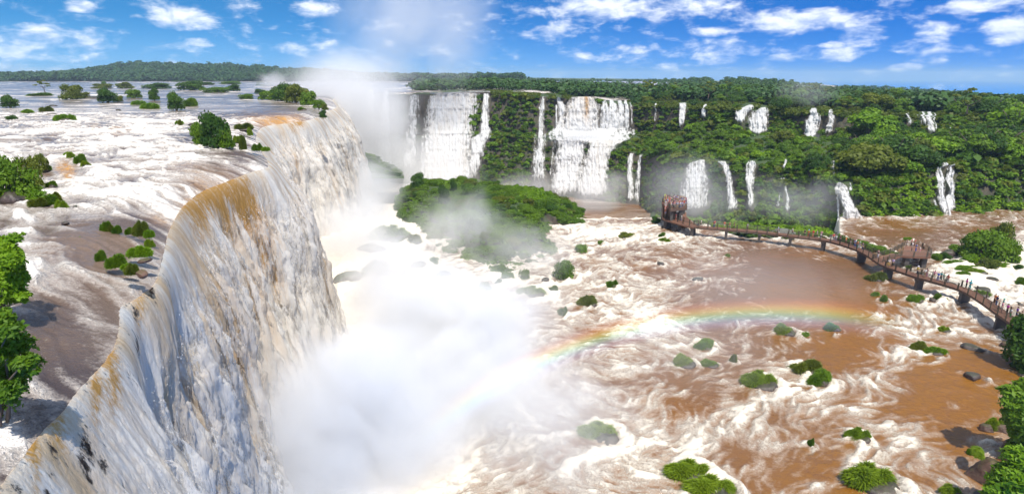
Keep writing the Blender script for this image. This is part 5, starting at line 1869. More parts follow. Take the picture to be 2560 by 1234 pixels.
def railing_into(mb, line, z, h=1.05, post=3, closed=False, bars=True, w=0.022):
    n = len(line)
    for i in range(n - 1):
        a, b = line[i], line[i + 1]
        for zz, r in ((z + h, 0.032), (z + 0.10, 0.018), (z + h * 0.86, 0.016)):
            mb.tube([(a[0], a[1], zz), (b[0], b[1], zz)], r, 4)
        L = math.hypot(b[0] - a[0], b[1] - a[1])
        if bars:
            k = max(1, int(L / 0.15))
            for j in range(k):
                f = (j + 0.5) / k
                x, y = a[0] + (b[0] - a[0]) * f, a[1] + (b[1] - a[1]) * f
                mb.box((x - w / 2, y - w / 2, z + 0.10), (x + w / 2, y + w / 2, z + h * .86))
        if i % post == 0:
            for off in (0.0, 0.16):
                f = off / max(L, .01)
                x, y = a[0] + (b[0] - a[0]) * f, a[1] + (b[1] - a[1]) * f
                mb.box((x - 0.035, y - 0.035, z - 0.25), (x + 0.035, y + 0.035, z + h + .02))


def build_walkway():
    r = empty('walkway', (0, 0, 0))
    tag(r, 'long curving reddish brown walkway with green brown railings on squat pillars above the river', 'walkway')
    # deck boards: one strip with a small step between boards
    mb = MB()
    for i in range(len(WL) - 1):
        a, b, c, d = WL[i], WL[i + 1], WFAR[i + 1], WFAR[i]
        for k in range(3):
            f0, f1 = k / 3, (k + 1) / 3 - 0.02
            p = [a.lerp(b, f0), a.lerp(b, f1), d.lerp(c, f1), d.lerp(c, f0)]
            mb.hexa([tuple(q) for q in p], ZD - 0.07, ZD - 0.004 * (k % 2))
    mb.build('deck', M['deck'], r)
    for nm, line, n_ in (('beam', WL, 1), ('beam', WFAR, -1)):
        mb = MB()
        for i in range(len(line) - 1):
            a, b = line[i], line[i + 1]
            nn = WN[i] * (0.14 * n_)
            nm2 = WN[i + 1] * (0.14 * n_)
            mb.hexa([tuple(a + nn * .02), tuple(b + nm2 * .02), tuple(b + nm2), tuple(a + nn)], ZB, ZD - 0.09)
        mb.build('beam', M['rustbeam'], r)
    for line in (WL, WFAR):
        gap = None
        mb = MB()
        if line is WFAR:
            # the railing opens where the spur joins
            i0 = min(range(len(WL)), key=lambda i: abs(topix(WFAR[i].x, WFAR[i].y, ZD)[0] - 2196))
            i1 = min(range(len(WL)), key=lambda i: abs(topix(WFAR[i].x, WFAR[i].y, ZD)[0] - 2216))
            railing_into(mb, line[:i0 + 1], ZD)
            railing_into(mb, line[i1:], ZD)
        else:
            railing_into(mb, line, ZD)
        mb.build('railing', M['steel'], r)
    # pillars at the joints
    for px in (1731, 1815, 1901, 1977, 2055, 2143, 2208, 2296, 2404, 2490, 2575, 1668):
        i = min(range(len(WL)), key=lambda i: abs(topix(WL[i].x, WL[i].y, ZB)[0] - px))
        a, n = WL[i], WN[i]
        d = Vector((n.y, -n.x))
        mb = MB()
        c0 = a + n * 0.12
        c1 = a + n * (WW - 0.12)
        w = 0.27
        mb.hexa([tuple(c0 - d * w), tuple(c0 + d * w), tuple(c1 + d * w), tuple(c1 - d * w)], -1.4, ZB - 0.42)
        mb.hexa([tuple(c0 - d * (w + .1) - n * .1), tuple(c0 + d * (w + .1) - n * .1), tuple(c1 + d * (w + .1) + n * .1), tuple(c1 - d * (w + .1) + n * .1)], ZB - 0.42, ZB - 0.004)
        mb.build('pillar', M['concrete'], r)
    # the spur and its lookout platform
    sp = [at(px, py, ZD)[0].to_2d() for px, py in ((2206, 655), (2230, 648), (2256, 638.5))]
    n = (sp[2] - sp[0]).normalized()
    n = Vector((-n.y, n.x))
    far = [p + n * 1.9 for p in sp]
    plat_px = [(2256, 639), (2272, 640.5), (2327, 642), (2327, 634), (2318, 626), (2306, 620), (2290, 616), (2262, 614)]
    plat = [at(px, py, ZD)[0].to_2d() for px, py in plat_px]
    mb = MB()
    mb.hexa([tuple(sp[0]), tuple(sp[2]), tuple(far[2]), tuple(far[0])], ZB + .02, ZD + 0.01)
    mb.hexa([tuple(p) for p in plat], ZB + 0.01, ZD + 0.016)
    po = mb.build('viewing_platform', M['deck'], r)
    mb = MB()

    def dense(pl):
        out = []
        for a, b in zip(pl[:-1], pl[1:]):
            k = max(1, int((b - a).length / 0.7))
            out += [a.lerp(b, j / k) for j in range(k)]
        return out + [pl[-1]]
    railing_into(mb, dense([sp[0], sp[2], plat[1], plat[2], plat[3], plat[4], plat[5], plat[6], plat[7]]), ZD + .016)
    railing_into(mb, dense([far[0], far[2] + n * 0.1, plat[7]]), ZD + .016)
    mb.build('railing', M['steel'], po)
    for px, py in ((2270, 644), (2314, 644), (2300, 626)):
        c = at(px, py, ZB)[0].to_2d()
        c.y += 0.4
        mb = MB()
        mb.box((c.x - .45, c.y - .45, -1.4), (c.x + .45, c.y + .45, ZB + .006))
        mb.build('pillar', M['concrete'], r)
    return plat


PLAT = build_walkway()
ZT = 5.3


def build_tower():
    r = empty('viewing_deck', (0, 0, 0))
    tag(r, 'two storey brown viewing deck packed with visitors at the far end of the walkway', 'viewing deck')
    A = [at(px, py, ZT)[0].to_2d() for px, py in ((1676, 524.5), (1716.5, 520.5), (1716.5, 506), (1700, 502), (1657, 501.5), (1655, 507), (1661, 514), (1671, 514))]
    mb = MB()
    mb.hexa([tuple(p) for p in A], ZT - 0.45, ZT)
    mb.build('upper_deck', M['deck'], r)

    def dense(pl):
        out = []
        for a, b in zip(pl[:-1], pl[1:]):
            k = max(1, int((b - a).length / 0.7))
            out += [a.lerp(b, j / k) for j in range(k)]
        return out + [pl[-1]]
    mb = MB()
    railing_into(mb, dense(A[:6]), ZT, 1.1)
    railing_into(mb, dense([A[7], A[0]]), ZT, 1.1)
    # closed parapet boards low on the rail
    mb.build('railing', M['steel'], r)
    mb = MB()
    for a, b in ((A[0], A[1]), (A[1], A[2]), (A[4], A[5])):
        mb = MB()
        d = (b - a).normalized()
        n = Vector((d.y, -d.x)) * 0.04
        mb.hexa([tuple(a + n), tuple(b + n), tuple(b + n * 2.2), tuple(a + n * 2.2)], ZT - .42, ZT + 0.22)
        mb.build('parapet', M['rustbeam'], r)
    # posts and the walled core beneath
    for px, py, w in ((1704, 521, .42), (1681, 523, .30), (1712, 507, .3), (1660, 504, .3), (1690, 503, .3)):
        c = at(px, py, ZT)[0].to_2d()
        c.y += .35
        mb = MB()
        mb.box((c.x - w, c.y - w, ZD if py > 510 else -1.0), (c.x + w, c.y + w, ZT - .45))
        mb.build('pillar', M['concrete'], r)
    mb = MB()
    c0, c1 = at(1677, 521, ZT)[0], at(1691, 519, ZT)[0]
    mb.box((c0.x, c0.y + .6, ZD), (c1.x, c0.y + 4.5, ZT - .46))
    mb.build('core', M['rustbeam'], r)
    # lower deck
    B = [at(px, py, ZD)[0].to_2d() for px, py in ((1656, 546), (1664, 549.5), (1700, 560), (1733, 568), (1740, 561), (1716, 541), (1716, 530), (1655, 530))]
    mb = MB()
    mb.hexa([tuple(p) for p in B], ZB + .03, ZD - .012)
    mb.build('lower_deck', M['deck'], r)
    mb = MB()
    railing_into(mb, dense([B[7], B[0]]), ZD, 1.1)
    mb.hexa([tuple(B[7] + Vector((-.12, 0))), tuple(B[0] + Vector((-.12, 0))), tuple(B[0] + Vector((-.05, 0))), tuple(B[7] + Vector((-.05, 0)))], ZB - .1, ZT - 0.3)
    mb.build('side_wall', M['rustbeam'], r)
    for px, py in ((1664, 548), (1700, 555), (1700, 540), (1664, 533)):
        c = at(px, py, ZD)[0]
        mb = MB()
        mb.box((c.x - .3, c.y - .3, -1.3), (c.x + .3, c.y + .3, ZB + .02))
        mb.build('pillar', M['concrete'], r)
    # stair between the side wall and the core
    st = MB()
    s0 = at(1667, 513.5, ZT)[0]
    s1 = at(1666, 543, ZD)[0]
    nst = 16
    for i in range(nst):
        f = (i + .5) / nst
        x, y, z = s0.x + (s1.x - s0.x) * f, s0.y + (s1.y - s0.y) * f, ZT + (ZD - ZT) * (i + 1) / nst
        st.box((x - .75, y - .22, z - .06), (x + .75, y + .22, z))
    st.build('stair', M['deck'], r)
    return A, s0, s1


TA, TS0, TS1 = build_tower()


# ------------------------------------------------------------------ people
def skinned(name, joints, edges, mat, sub=1):
    """one continuous surface grown round a skeleton: joints = [(x, y, z, rx, ry)]"""
    me = bpy.data.meshes.new('tmp')
    me.from_pydata([j[:3] for j in joints], edges, [])
    o = bpy.data.objects.new('tmp', me)
    COL.objects.link(o)
    md = o.modifiers.new('s', 'SKIN')
    md.use_smooth_shade = True
    for v, j in zip(me.skin_vertices[0].data, joints):
        v.radius = (j[3], j[4] if len(j) > 4 else j[3])
    me.skin_vertices[0].data[0].use_root = True
    if sub:
        s = o.modifiers.new('d', 'SUBSURF')
        s.levels = s.render_levels = sub
    dg = bpy.context.evaluated_depsgraph_get()
    out = bpy.data.meshes.new_from_object(o.evaluated_get(dg))
    out.name = name
    out.materials.clear()
    out.materials.append(mat)
    bpy.data.objects.remove(o)
    bpy.data.meshes.remove(me)
    return out


def figure(pose):
    """body with head, face, hands, feet; shirt, trousers, hair. Faces -Y"""
    st = dict(stand=(0, 0, 0, 0), walk=(.22, -.20, .18, -.18), rail=(0, .04, -.38, -.38), photo=(0, .05, 0, 0), lean=(.05, -.05, -.3, .1))[pose]
    la, ra = st[0], st[1]
    hipz, kz, az = .90, .49, .08
    J, E = [], []

    def add(p, j):
        J.append(j)
        if p is not None:
            E.append((p, len(J) - 1))
        return len(J) - 1
    pel = add(None, (0, 0, .95, .13, .10))
    wai = add(pel, (0, 0, 1.08, .115, .085))
    che = add(wai, (0, .0, 1.28, .15, .095))
    nek = add(che, (0, 0.01, 1.43, .055, .055))
    hd0 = add(nek, (0, -.01, 1.52, .068, .075))
    hd1 = add(hd0, (0, -.01, 1.62, .078, .09))
    add(hd1, (0, 0, 1.70, .05, .06))
    add(hd0, (0, -.095, 1.565, .014, .014))           # nose
    arms = {}
    for s, sw in ((-1, st[2]), (1, st[3])):
        sh = add(che, (s * .17, 0, 1.38, .055, .055))
        if pose == 'rail':
            el, wr, hn = (s * .23, -.12, 1.16), (s * .15, -.36, 1.08), (s * .12, -.43, 1.07)
        elif pose == 'photo':
            el, wr, hn = (s * .26, -.16, 1.30), (s * .10, -.28, 1.48), (s * .07, -.32, 1.53)
        elif pose == 'lean' and s > 0:
            el, wr, hn = (s * .30, -.05, 1.55), (s * .34, -.08, 1.80), (s * .35, -.09, 1.89)
        else:
            el, wr, hn = (s * .23, .02 - sw * .3, 1.12), (s * .24, -.05 + sw * .9 * -1, .88), (s * .24, -.07 - sw, .80)
        e_ = add(sh, (*el, .040, .040))
        w_ = add(e_, (*wr, .028, .028))
        h_ = add(w_, (*hn, .034, .020))
        add(h_, (hn[0] - s * .035, hn[1] - .03, hn[2] - .01, .011, .011))    # thumb
        arms[s] = (sh, el, wr)
    legs = {}
    for s, d in ((-1, la), (1, ra)):
        hp = add(pel, (s * .09, 0, hipz - .03, .085, .085))
        kn = (s * .095, -d * .55 - (.03 if d else .01), kz)
        an = (s * .10, -d * 1.1 + (.06 if d < 0 else 0), az + (.03 if d < 0 else 0))
        k_ = add(hp, (*kn, .058, .06))
        a_ = add(k_, (*an, .036, .036))
        add(a_, (an[0], an[1] - .15, an[2] - .045, .035, .022))
        legs[s] = (kn, an)
    body = skinned('body', J, E, M['skin'])
    # shirt
    J2 = [(0, 0, .93, .15, .12), (0, 0, 1.08, .135, .105), (0, 0, 1.28, .168, .115), (0, .01, 1.415, .07, .07)]
    E2 = [(0, 1), (1, 2), (2, 3)]
    for s in (-1, 1):
        el = arms[s][1]
        J2 += [(s * .17, 0, 1.38, .068, .068), (s * .17 + (el[0] - s * .17) * .7, el[1] * .7, 1.38 + (el[2] - 1.38) * .7, .055, .055)]
        E2 += [(2, len(J2) - 2), (len(J2) - 2, len(J2) - 1)]
    shirt = skinned('shirt', J2, E2, M['cloth'])
    out = {'body': body, 'shirt': shirt}
    for nm, f, r2 in (('trousers', .97, .045), ('shorts', .42, .075)):
        J3, E3 = [(0, 0, .98, .14, .105), (0, 0, .90, .14, .11)], [(0, 1)]
        for s in (-1, 1):
            kn, an = legs[s]
            b = len(J3)
            J3.append((s * .09, 0, .85, .098, .098))
            E3.append((1, b))
            if nm == 'trousers':
                J3 += [(*kn, .07, .07), (kn[0] + (an[0] - kn[0]) * f, kn[1] + (an[1] - kn[1]) * f, kn[2] + (an[2] - kn[2]) * .9, .05, .05)]
                E3 += [(b, b + 1), (b + 1, b + 2)]
            else:
                J3.append((s * .092, kn[1] * .7, .85 + (kn[2] - .85) * .75, .085, .085))
                E3.append((b, b + 1))
        out[nm] = skinned(nm, J3, E3, M['cloth'])
    out['hair'] = skinned('hair', [(0, .03, 1.57, .080, .07), (0, .015, 1.66, .090, .098), (0, .01, 1.71, .06, .065)], [(0, 1), (1, 2)], M['cloth'])
    out['long_hair'] = skinned('hair', [(0, .07, 1.38, .06, .03), (0, .05, 1.54, .088, .07), (0, .015, 1.66, .092, .10), (0, .01, 1.715, .06, .065)], [(0, 1), (1, 2), (2, 3)], M['cloth'])
    out['hat'] = skinned('hat', [(0, 0, 1.655, .135, .14), (0, 0, 1.675, .10, .11), (0, 0, 1.75, .07, .075)], [(0, 1), (1, 2)], M['cloth'], 0)
    return out


POSES = {p: figure(p) for p in ('stand', 'walk', 'rail', 'photo', 'lean')}
SKINS = [(.60, .36, .25), (.50, .29, .19), (.66, .43, .32), (.33, .19, .12)]
HAIRS = [(.03, .02, .015), (.07, .04, .02), (.015, .013, .012), (.18, .11, .05)]
C_ = {'white': (.78, .78, .78), 'black': (.02, .02, .022), 'red': (.60, .035, .03), 'coral': (.75, .20, .13), 'orange': (.80, .25, .05), 'yellow': (.85, .62, .04), 'blue': (.05, .14, .55), 'navy': (.02, .03, .12), 'light blue': (.35, .52, .75),
      'grey': (.30, .31, .33), 'maroon': (.22, .02, .04), 'pink': (.72, .30, .40), 'magenta': (.65, .04, .45), 'purple': (.22, .08, .40), 'lilac': (.50, .42, .65), 'teal': (.03, .35, .33), 'turquoise': (.10, .55, .60), 'green': (.05, .30, .08),
      'pale green': (.50, .75, .50), 'cream': (.72, .64, .46), 'tan': (.50, .34, .20), 'brown': (.16, .08, .04), 'khaki': (.35, .30, .18), 'denim': (.08, .13, .28), 'lime': (.65, .85, .04)}
prnd = random.Random(99)


def person(p, rz, top, legs, label, group, pose='stand', shorts=False, hair='hair', h=1.0, hatc=None):
    f = POSES[pose]
    r = empty('person', p, rz, (h, h, h))
    tag(r, label, 'person', group)
    for nm, key, col in (('body', 'body', prnd.choice(SKINS)), ('shirt', 'shirt', C_[top]), ('shorts' if shorts else 'trousers', 'shorts' if shorts else 'trousers', C_[legs]),
                         ('hat' if hatc else 'hair', 'hat' if hatc else hair, C_[hatc] if hatc else prnd.choice(HAIRS))):
        o = obj(nm, f[key], r)
        o.color = (*[min(1, c * prnd.uniform(.92, 1.08)) for c in col], 1)
    return r


def on_walk(px, off):
    """the point of the deck under a photograph column, off = 0 near rail .. 1 far rail"""
    best, bp, bi = 1e9, None, 0
    for i in range(len(WL)):
        q = WL[i].lerp(WFAR[i], off)
        d = abs(topix(q.x, q.y, ZD)[0] - px)
        if d < best:
            best, bp, bi = d, q, i
    n = WN[bi]
    return Vector((bp.x, bp.y, ZD)), math.atan2(n.y, n.x)


PEOPLE = [  # px, across, top, legs, pose, extra, label
    (1745, .5, 'black', 'navy', 'walk', {}, 'person in black clothes, first one right of the crowded viewing deck'), (1753, .6, 'white', 'black', 'walk', {}, 'person in a black and white outfit walking near the viewing deck'),
    (1784, .7, 'red', 'denim', 'rail', {}, 'person in red top and jeans at the far rail'), (1788, .4, 'maroon', 'denim', 'stand', {}, 'person in maroon beside the one in red top and jeans'), (1810, .6, 'coral', 'white', 'stand', {'shorts': True}, 'person in coral top and white shorts before the red shirt'),
    (1821, .5, 'red', 'grey', 'walk', {}, 'person in bright red shirt alone on the left walkway'), (1834, .7, 'black', 'black', 'walk', {}, 'person all in black right of the bright red shirt'), (1866, .6, 'white', 'tan', 'walk', {'shorts': True}, 'person in white with bare legs on the left walkway'),
    (1944, .6, 'light blue', 'white', 'walk', {}, 'person in pale blue before the grassy grey boulder'), (1975, .6, 'white', 'black', 'walk', {}, 'person in white shirt and black trousers at the foam'), (2010, .6, 'black', 'black', 'stand', {}, 'lone person in black left of the orange pair'),
    (2025, .45, 'orange', 'red', 'stand', {'hatc': 'light blue'}, 'person in orange with a pale blue hat'), (2030, .65, 'red', 'coral', 'stand', {}, 'person in red beside the orange one'), (2041, .6, 'grey', 'black', 'walk', {}, 'person in grey with a dark bag'),
    (2047, .7, 'pink', 'navy', 'photo', {}, 'person in pink raising a camera'), (2051, .4, 'white', 'white', 'stand', {'h': .7}, 'child in white beside the pink one'), (2083, .5, 'red', 'navy', 'rail', {}, 'person in red left of a group of four'), (2086, .8, 'black', 'purple', 'stand', {}, 'person in black and purple in the group of four'),
    (2092, .4, 'white', 'lilac', 'stand', {'h': .9}, 'person in white at the near rail in the group of four'), (2098, .7, 'maroon', 'maroon', 'stand', {}, 'person in maroon ending the group of four'), (2113, .5, 'orange', 'brown', 'walk', {}, 'person in orange walking alone past the group of four'),
    (2121, .6, 'black', 'white', 'stand', {'shorts': True}, 'person in black top and white shorts'), (2134, .5, 'light blue', 'blue', 'stand', {}, 'person in light blue at the left of the busy group'), (2138, .8, 'maroon', 'black', 'photo', {}, 'person in dark maroon at the back of the busy group'),
    (2145, .4, 'orange', 'turquoise', 'stand', {}, 'person in orange and turquoise in the busy group'), (2149, .7, 'pale green', 'white', 'stand', {}, 'person in pale green in the busy group'), (2156, .5, 'navy', 'navy', 'rail', {}, 'person in navy at the right of the busy group'), (2190, .5, 'black', 'white', 'photo', {}, 'person in dark top and white trousers taking a picture before the spur'),
    (2230, .45, 'lilac', 'black', 'stand', {}, 'person in lilac behind the wheelchair'), (2296, .5, 'yellow', 'navy', 'stand', {'hatc': 'white'}, 'person in yellow with a white hat'), (2313, .5, 'white', 'tan', 'stand', {}, 'person in white after the yellow one'), (2320, .7, 'maroon', 'pink', 'stand', {'hair': 'long_hair'}, 'person in maroon and pink with long hair'),
    (2335, .7, 'pink', 'tan', 'lean', {'shorts': True}, 'person in pale pink waving an arm'), (2340, .4, 'blue', 'blue', 'stand', {}, 'person all in blue at the near rail'), (2349, .7, 'teal', 'black', 'photo', {}, 'person in teal with black trousers'), (2358, .6, 'pale green', 'pale green', 'stand', {'shorts': True}, 'person in pale green right of the teal one'),
    (2370, .6, 'coral', 'grey', 'stand', {'hair': 'long_hair'}, 'person in coral standing apart'), (2414, .8, 'magenta', 'black', 'stand', {'hair': 'long_hair'}, 'person in magenta top at the bend of the walkway'), (2425, .8, 'turquoise', 'turquoise', 'stand', {'hatc': 'turquoise'}, 'person in a turquoise hooded rain cape'),
    (2482, .8, 'orange', 'brown', 'rail', {}, 'person in orange leaning on the far rail'), (2491, .8, 'navy', 'denim', 'stand', {}, 'person in navy in the near queue'), (2495, .4, 'tan', 'black', 'stand', {}, 'person in tan at the near rail of the queue'), (2502, .8, 'teal', 'green', 'stand', {'hatc': 'teal'}, 'person in dark teal with a cap in the queue'),
    (2506, .45, 'pink', 'grey', 'stand', {'shorts': True}, 'person in pale pink in the queue'), (2516, .6, 'magenta', 'black', 'stand', {}, 'person in magenta shirt and black trousers in the queue'), (2523, .4, 'white', 'green', 'stand', {'h': .9}, 'person in white and green low at the near rail'),
    (2534, .8, 'purple', 'navy', 'stand', {'h': 1.08}, 'tall person in purple at the walkway end'), (2540, .4, 'white', 'navy', 'rail', {}, 'person in white shirt bending over the near rail'), (2549, .7, 'tan', 'coral', 'lean', {}, 'person in tan lifting an arm at the walkway end'),
    (2556, .5, 'light blue', 'denim', 'stand', {}, 'person in light blue, last one before the dark tree'), (1700, .55, 'white', 'lilac', 'stand', {}, 'person in white under the upper viewing deck'), (1692, .5, 'red', 'coral', 'stand', {}, 'person in red in the opening under the upper viewing deck'),
]


def people():
    for px, off, top, legs, pose, kw, lab in PEOPLE:
        p, a = on_walk(px, off)
        rz = a - math.pi / 2 + (math.pi if pose in ('rail', 'photo') and off < .6 else 0) + prnd.uniform(-.5, .5)
        if pose == 'walk':
            rz = a + prnd.choice([0, math.pi]) + prnd.uniform(-.2, .2)
        p = p + Vector((prnd.uniform(-.2, .2), 0, 0))
        person(p, rz + math.pi, top, legs, lab, 'visitors on the walkway', pose, **kw)
    # on the lookout platform
    for px, py, top, legs, pose, kw, lab in ((2266, 618, 'cream', 'white', 'photo', {'shorts': True}, 'person in white shorts taking a picture on the lookout platform'), (2277, 615, 'red', 'black', 'lean', {}, 'person in red with arm raised on the lookout platform'), (2278, 629, 'grey', 'black', 'stand', {'hatc': 'white'}, 'person in grey with a white cap on the lookout platform'),
                                             (2286, 616, 'coral', 'maroon', 'stand', {}, 'person in coral at the back of the lookout platform'), (2288.5, 629, 'blue', 'blue', 'stand', {'hair': 'long_hair'}, 'person in a bright blue dress on the lookout platform'), (2299, 631, 'white', 'pink', 'stand', {'h': .75}, 'child in white at the front of the lookout platform'),
                                             (2308, 625, 'cream', 'black', 'lean', {}, 'person in cream top waving from the lookout platform')):
        p = at(px, py, ZD + .02)[0]
        person(p, prnd.uniform(0, 6.28), top, legs, lab, 'visitors on the lookout platform', pose, **kw)
    # the packed upper deck
    xs, ys = [a.x for a in TA], [a.y for a in TA]
    cols = ['white', 'white', 'red', 'coral', 'maroon', 'pink', 'navy', 'blue', 'light blue', 'grey', 'black', 'lilac', 'cream', 'green', 'orange', 'white', 'red']

    def inside(x, y):
        c, j = False, len(TA) - 1
        for i in range(len(TA)):
            if (ys[i] > y) != (ys[j] > y) and x < (xs[j] - xs[i]) * (y - ys[i]) / (ys[j] - ys[i] + 1e-9) + xs[i]:
                c = not c
            j = i
        return c
    kept, tries = [], 0
    while len(kept) < 110 and tries < 20000:
        tries += 1
        x, y = prnd.uniform(min(xs), max(xs)), prnd.uniform(min(ys), max(ys))
        if not inside(x, y) or any((x - a) ** 2 + (y - b) ** 2 < .40 ** 2 for a, b in kept):
            continue
        if not all(inside(x + dx, y + dy) for dx, dy in ((.2, 0), (-.2, 0), (0, .2), (0, -.2))):
            continue
        kept.append((x, y))
        c = prnd.choice(cols)
        person((x, y, ZT), prnd.uniform(0, 6.28), c, prnd.choice(['black', 'denim', 'tan', 'white', 'grey']), 'person in a %s top in the crowd packed on the upper viewing deck' % c, 'crowd on the upper viewing deck', prnd.choice(['stand', 'stand', 'photo', 'lean', 'rail']), hair=prnd.choice(['hair', 'long_hair']), h=prnd.uniform(.9, 1.06))
    c = TA[4].lerp(TA[5], .5)
    person((c.x + .5, c.y - .2, ZT), 0.3, 'lime', 'lime', 'person in a lime yellow rain cape at the left corner of the upper viewing deck', 'crowd on the upper viewing deck', 'lean', hatc='lime', h=1.1)
    for i in range(14):
        f = (i + .5) / 14
        c = prnd.choice(['white', 'pink', 'white', 'coral', 'lilac', 'red', 'grey'])
        s = (-1) ** i * .32
        st = int(f * 16)
        person((TS0.x + (TS1.x - TS0.x) * f + s, TS0.y + (TS1.y - TS0.y) * f, ZT + (ZD - ZT) * (st + 1) / 16), prnd.uniform(-.4, .4), c, prnd.choice(['black', 'denim', 'tan', 'white']), 'person in %s coming down the stair of the viewing deck' % c, 'visitors on the stair of the viewing deck', prnd.choice(['walk', 'stand']))
    # wheelchair with yellow wheels
    p, a = on_walk(2222, .45)
    r = empty('wheelchair', p, a)
    tag(r, 'wheelchair with bright yellow wheels on the walkway below the spur', 'wheelchair')
    M['yellow'] = mat_simple('yellow_rim', (.75, .50, .03), 0.5, .1)
    for s in (-1, 1):
        mb = MB()
        mb.tube([(s * .30, .31 * math.cos(k * math.pi / 8), .33 + .31 * math.sin(k * math.pi / 8)) for k in range(17)], .035, 6)
        for k in range(8):
            mb.tube([(s * .30, 0, .33), (s * .30, .3 * math.cos(k * math.pi / 4), .33 + .3 * math.sin(k * math.pi / 4))], .008, 4)
        mb.build('wheel', M['yellow'], r)
    mb = MB()
    mb.box((-.24, -.22, .45), (.24, .24, .50))
    mb.build('seat', M['steel'], r)
    mb = MB()
    mb.box((-.24, .24, .50), (.24, .28, .95))
    mb.build('backrest', M['steel'], r)
    mb = MB()
    for s in (-1, 1):
        mb.tube([(s * .25, .27, .3), (s * .25, .27, .95), (s * .25, .42, .97)], .014, 5)
        mb.tube([(s * .25, .25, .62), (s * .25, -.2, .62), (s * .25, -.25, .15), (s * .18, -.45, .1)], .014, 5)
        mb.tube([(s * .25, -.3, .10 + .09 * math.sin(0)), (s * .25, -.3, .02)], .05, 6)
    mb.build('frame', M['metal'], r)
    # someone sitting in it: hips on the seat, knees bent
    J = [(0, .08, .60, .14, .12), (0, .12, .80, .13, .10), (0, .10, 1.0, .15, .10), (0, .08, 1.13, .055, .055), (0, .06, 1.22, .07, .08), (0, .06, 1.32, .075, .09),
         (-.18, .08, 1.08, .06, .06), (-.25, -.02, .85, .04, .04), (-.20, -.22, .72, .03, .03), (.18, .08, 1.08, .06, .06), (.25, -.02, .85, .04, .04), (.20, -.22, .72, .03, .03),
         (-.10, -.08, .58, .085, .085), (-.11, -.36, .58, .065, .065), (-.11, -.40, .20, .04, .04), (-.11, -.52, .14, .035, .025), (.10, -.08, .58, .085, .085), (.11, -.36, .58, .065, .065), (.11, -.40, .20, .04, .04), (.11, -.52, .14, .035, .025)]
    E = [(0, 1), (1, 2), (2, 3), (3, 4), (4, 5), (2, 6), (6, 7), (7, 8), (2, 9), (9, 10), (10, 11), (0, 12), (12, 13), (13, 14), (14, 15), (0, 16), (16, 17), (17, 18), (18, 19)]
    q = empty('person', p, a)
    tag(q, 'person in white sitting in the wheelchair with yellow wheels', 'person', 'visitors on the walkway')
    b = obj('body', skinned('body', J, E, M['skin']), q)
    b.color = (.5, .3, .2, 1)
    sh = obj('shirt', skinned('shirt', [(0, .08, .60, .155, .135), (0, .12, .80, .145, .115), (0, .10, 1.0, .168, .12), (-.18, .08, 1.07, .07, .07), (-.23, .01, .92, .055, .055), (.18, .08, 1.07, .07, .07), (.23, .01, .92, .055, .055)], [(0, 1), (1, 2), (2, 3), (3, 4), (2, 5), (5, 6)], M['cloth']), q)
    sh.color = (.8, .8, .8, 1)
    hr = obj('hair', skinned('hair', [(0, .09, 1.30, .08, .075), (0, .07, 1.37, .085, .09)], [(0, 1)], M['cloth']), q)
    hr.color = (.5, .5, .5, 1)


people()
# ------------------------------------------------------------------ spray, rainbow, air
def mist(name, c, r, dens, label, seed=0, nsc=0.12, cut=0.35, rot=0.0, aniso=-0.05, soft=1.0, step=1.0, col=(.985, .985, .985), wid=0.28):
    bm = bmesh.new()
    bmesh.ops.create_icosphere(bm, subdivisions=3, radius=1.0)
    me = bpy.data.meshes.new(name)
    bm.to_mesh(me)
    bm.free()
    m, N = newmat('spray_%d' % seed)
    oc = N.n('ShaderNodeTexCoord').outputs['Object']
    ln = N.vm('LENGTH', oc)
    fall = N.ss(ln, 1.0, 1.0 - 0.9 * soft)
    pos = N.n('ShaderNodeNewGeometry').outputs['Position']
    nz = N.noise(N.vm('ADD', pos, (seed * 13.7, seed * 5.1, 0)), nsc, 5.0, 0.60, 0.6)
    lump = N.ss(N.m('ADD', nz, N.m('MULTIPLY', N.m('SUBTRACT', fall, 0.5), 0.34)), cut, cut + wid)
    d = N.m('MULTIPLY', N.m('MULTIPLY', fall, lump), dens)
    vol = N.n('ShaderNodeVolumePrincipled', Color=(*col, 1), Density=d, Anisotropy=aniso)
    o = N.n('ShaderNodeOutputMaterial')
    N.t.links.new(vol.outputs[0], o.inputs['Volume'])
    m.cycles.volume_step_rate = step
    me.materials.append(m)
    ob = obj(name, me, None, c)
    ob.scale = r
    ob.rotation_euler = (0, 0, rot)
    tag(ob, label, None, None, 'stuff')
    return ob


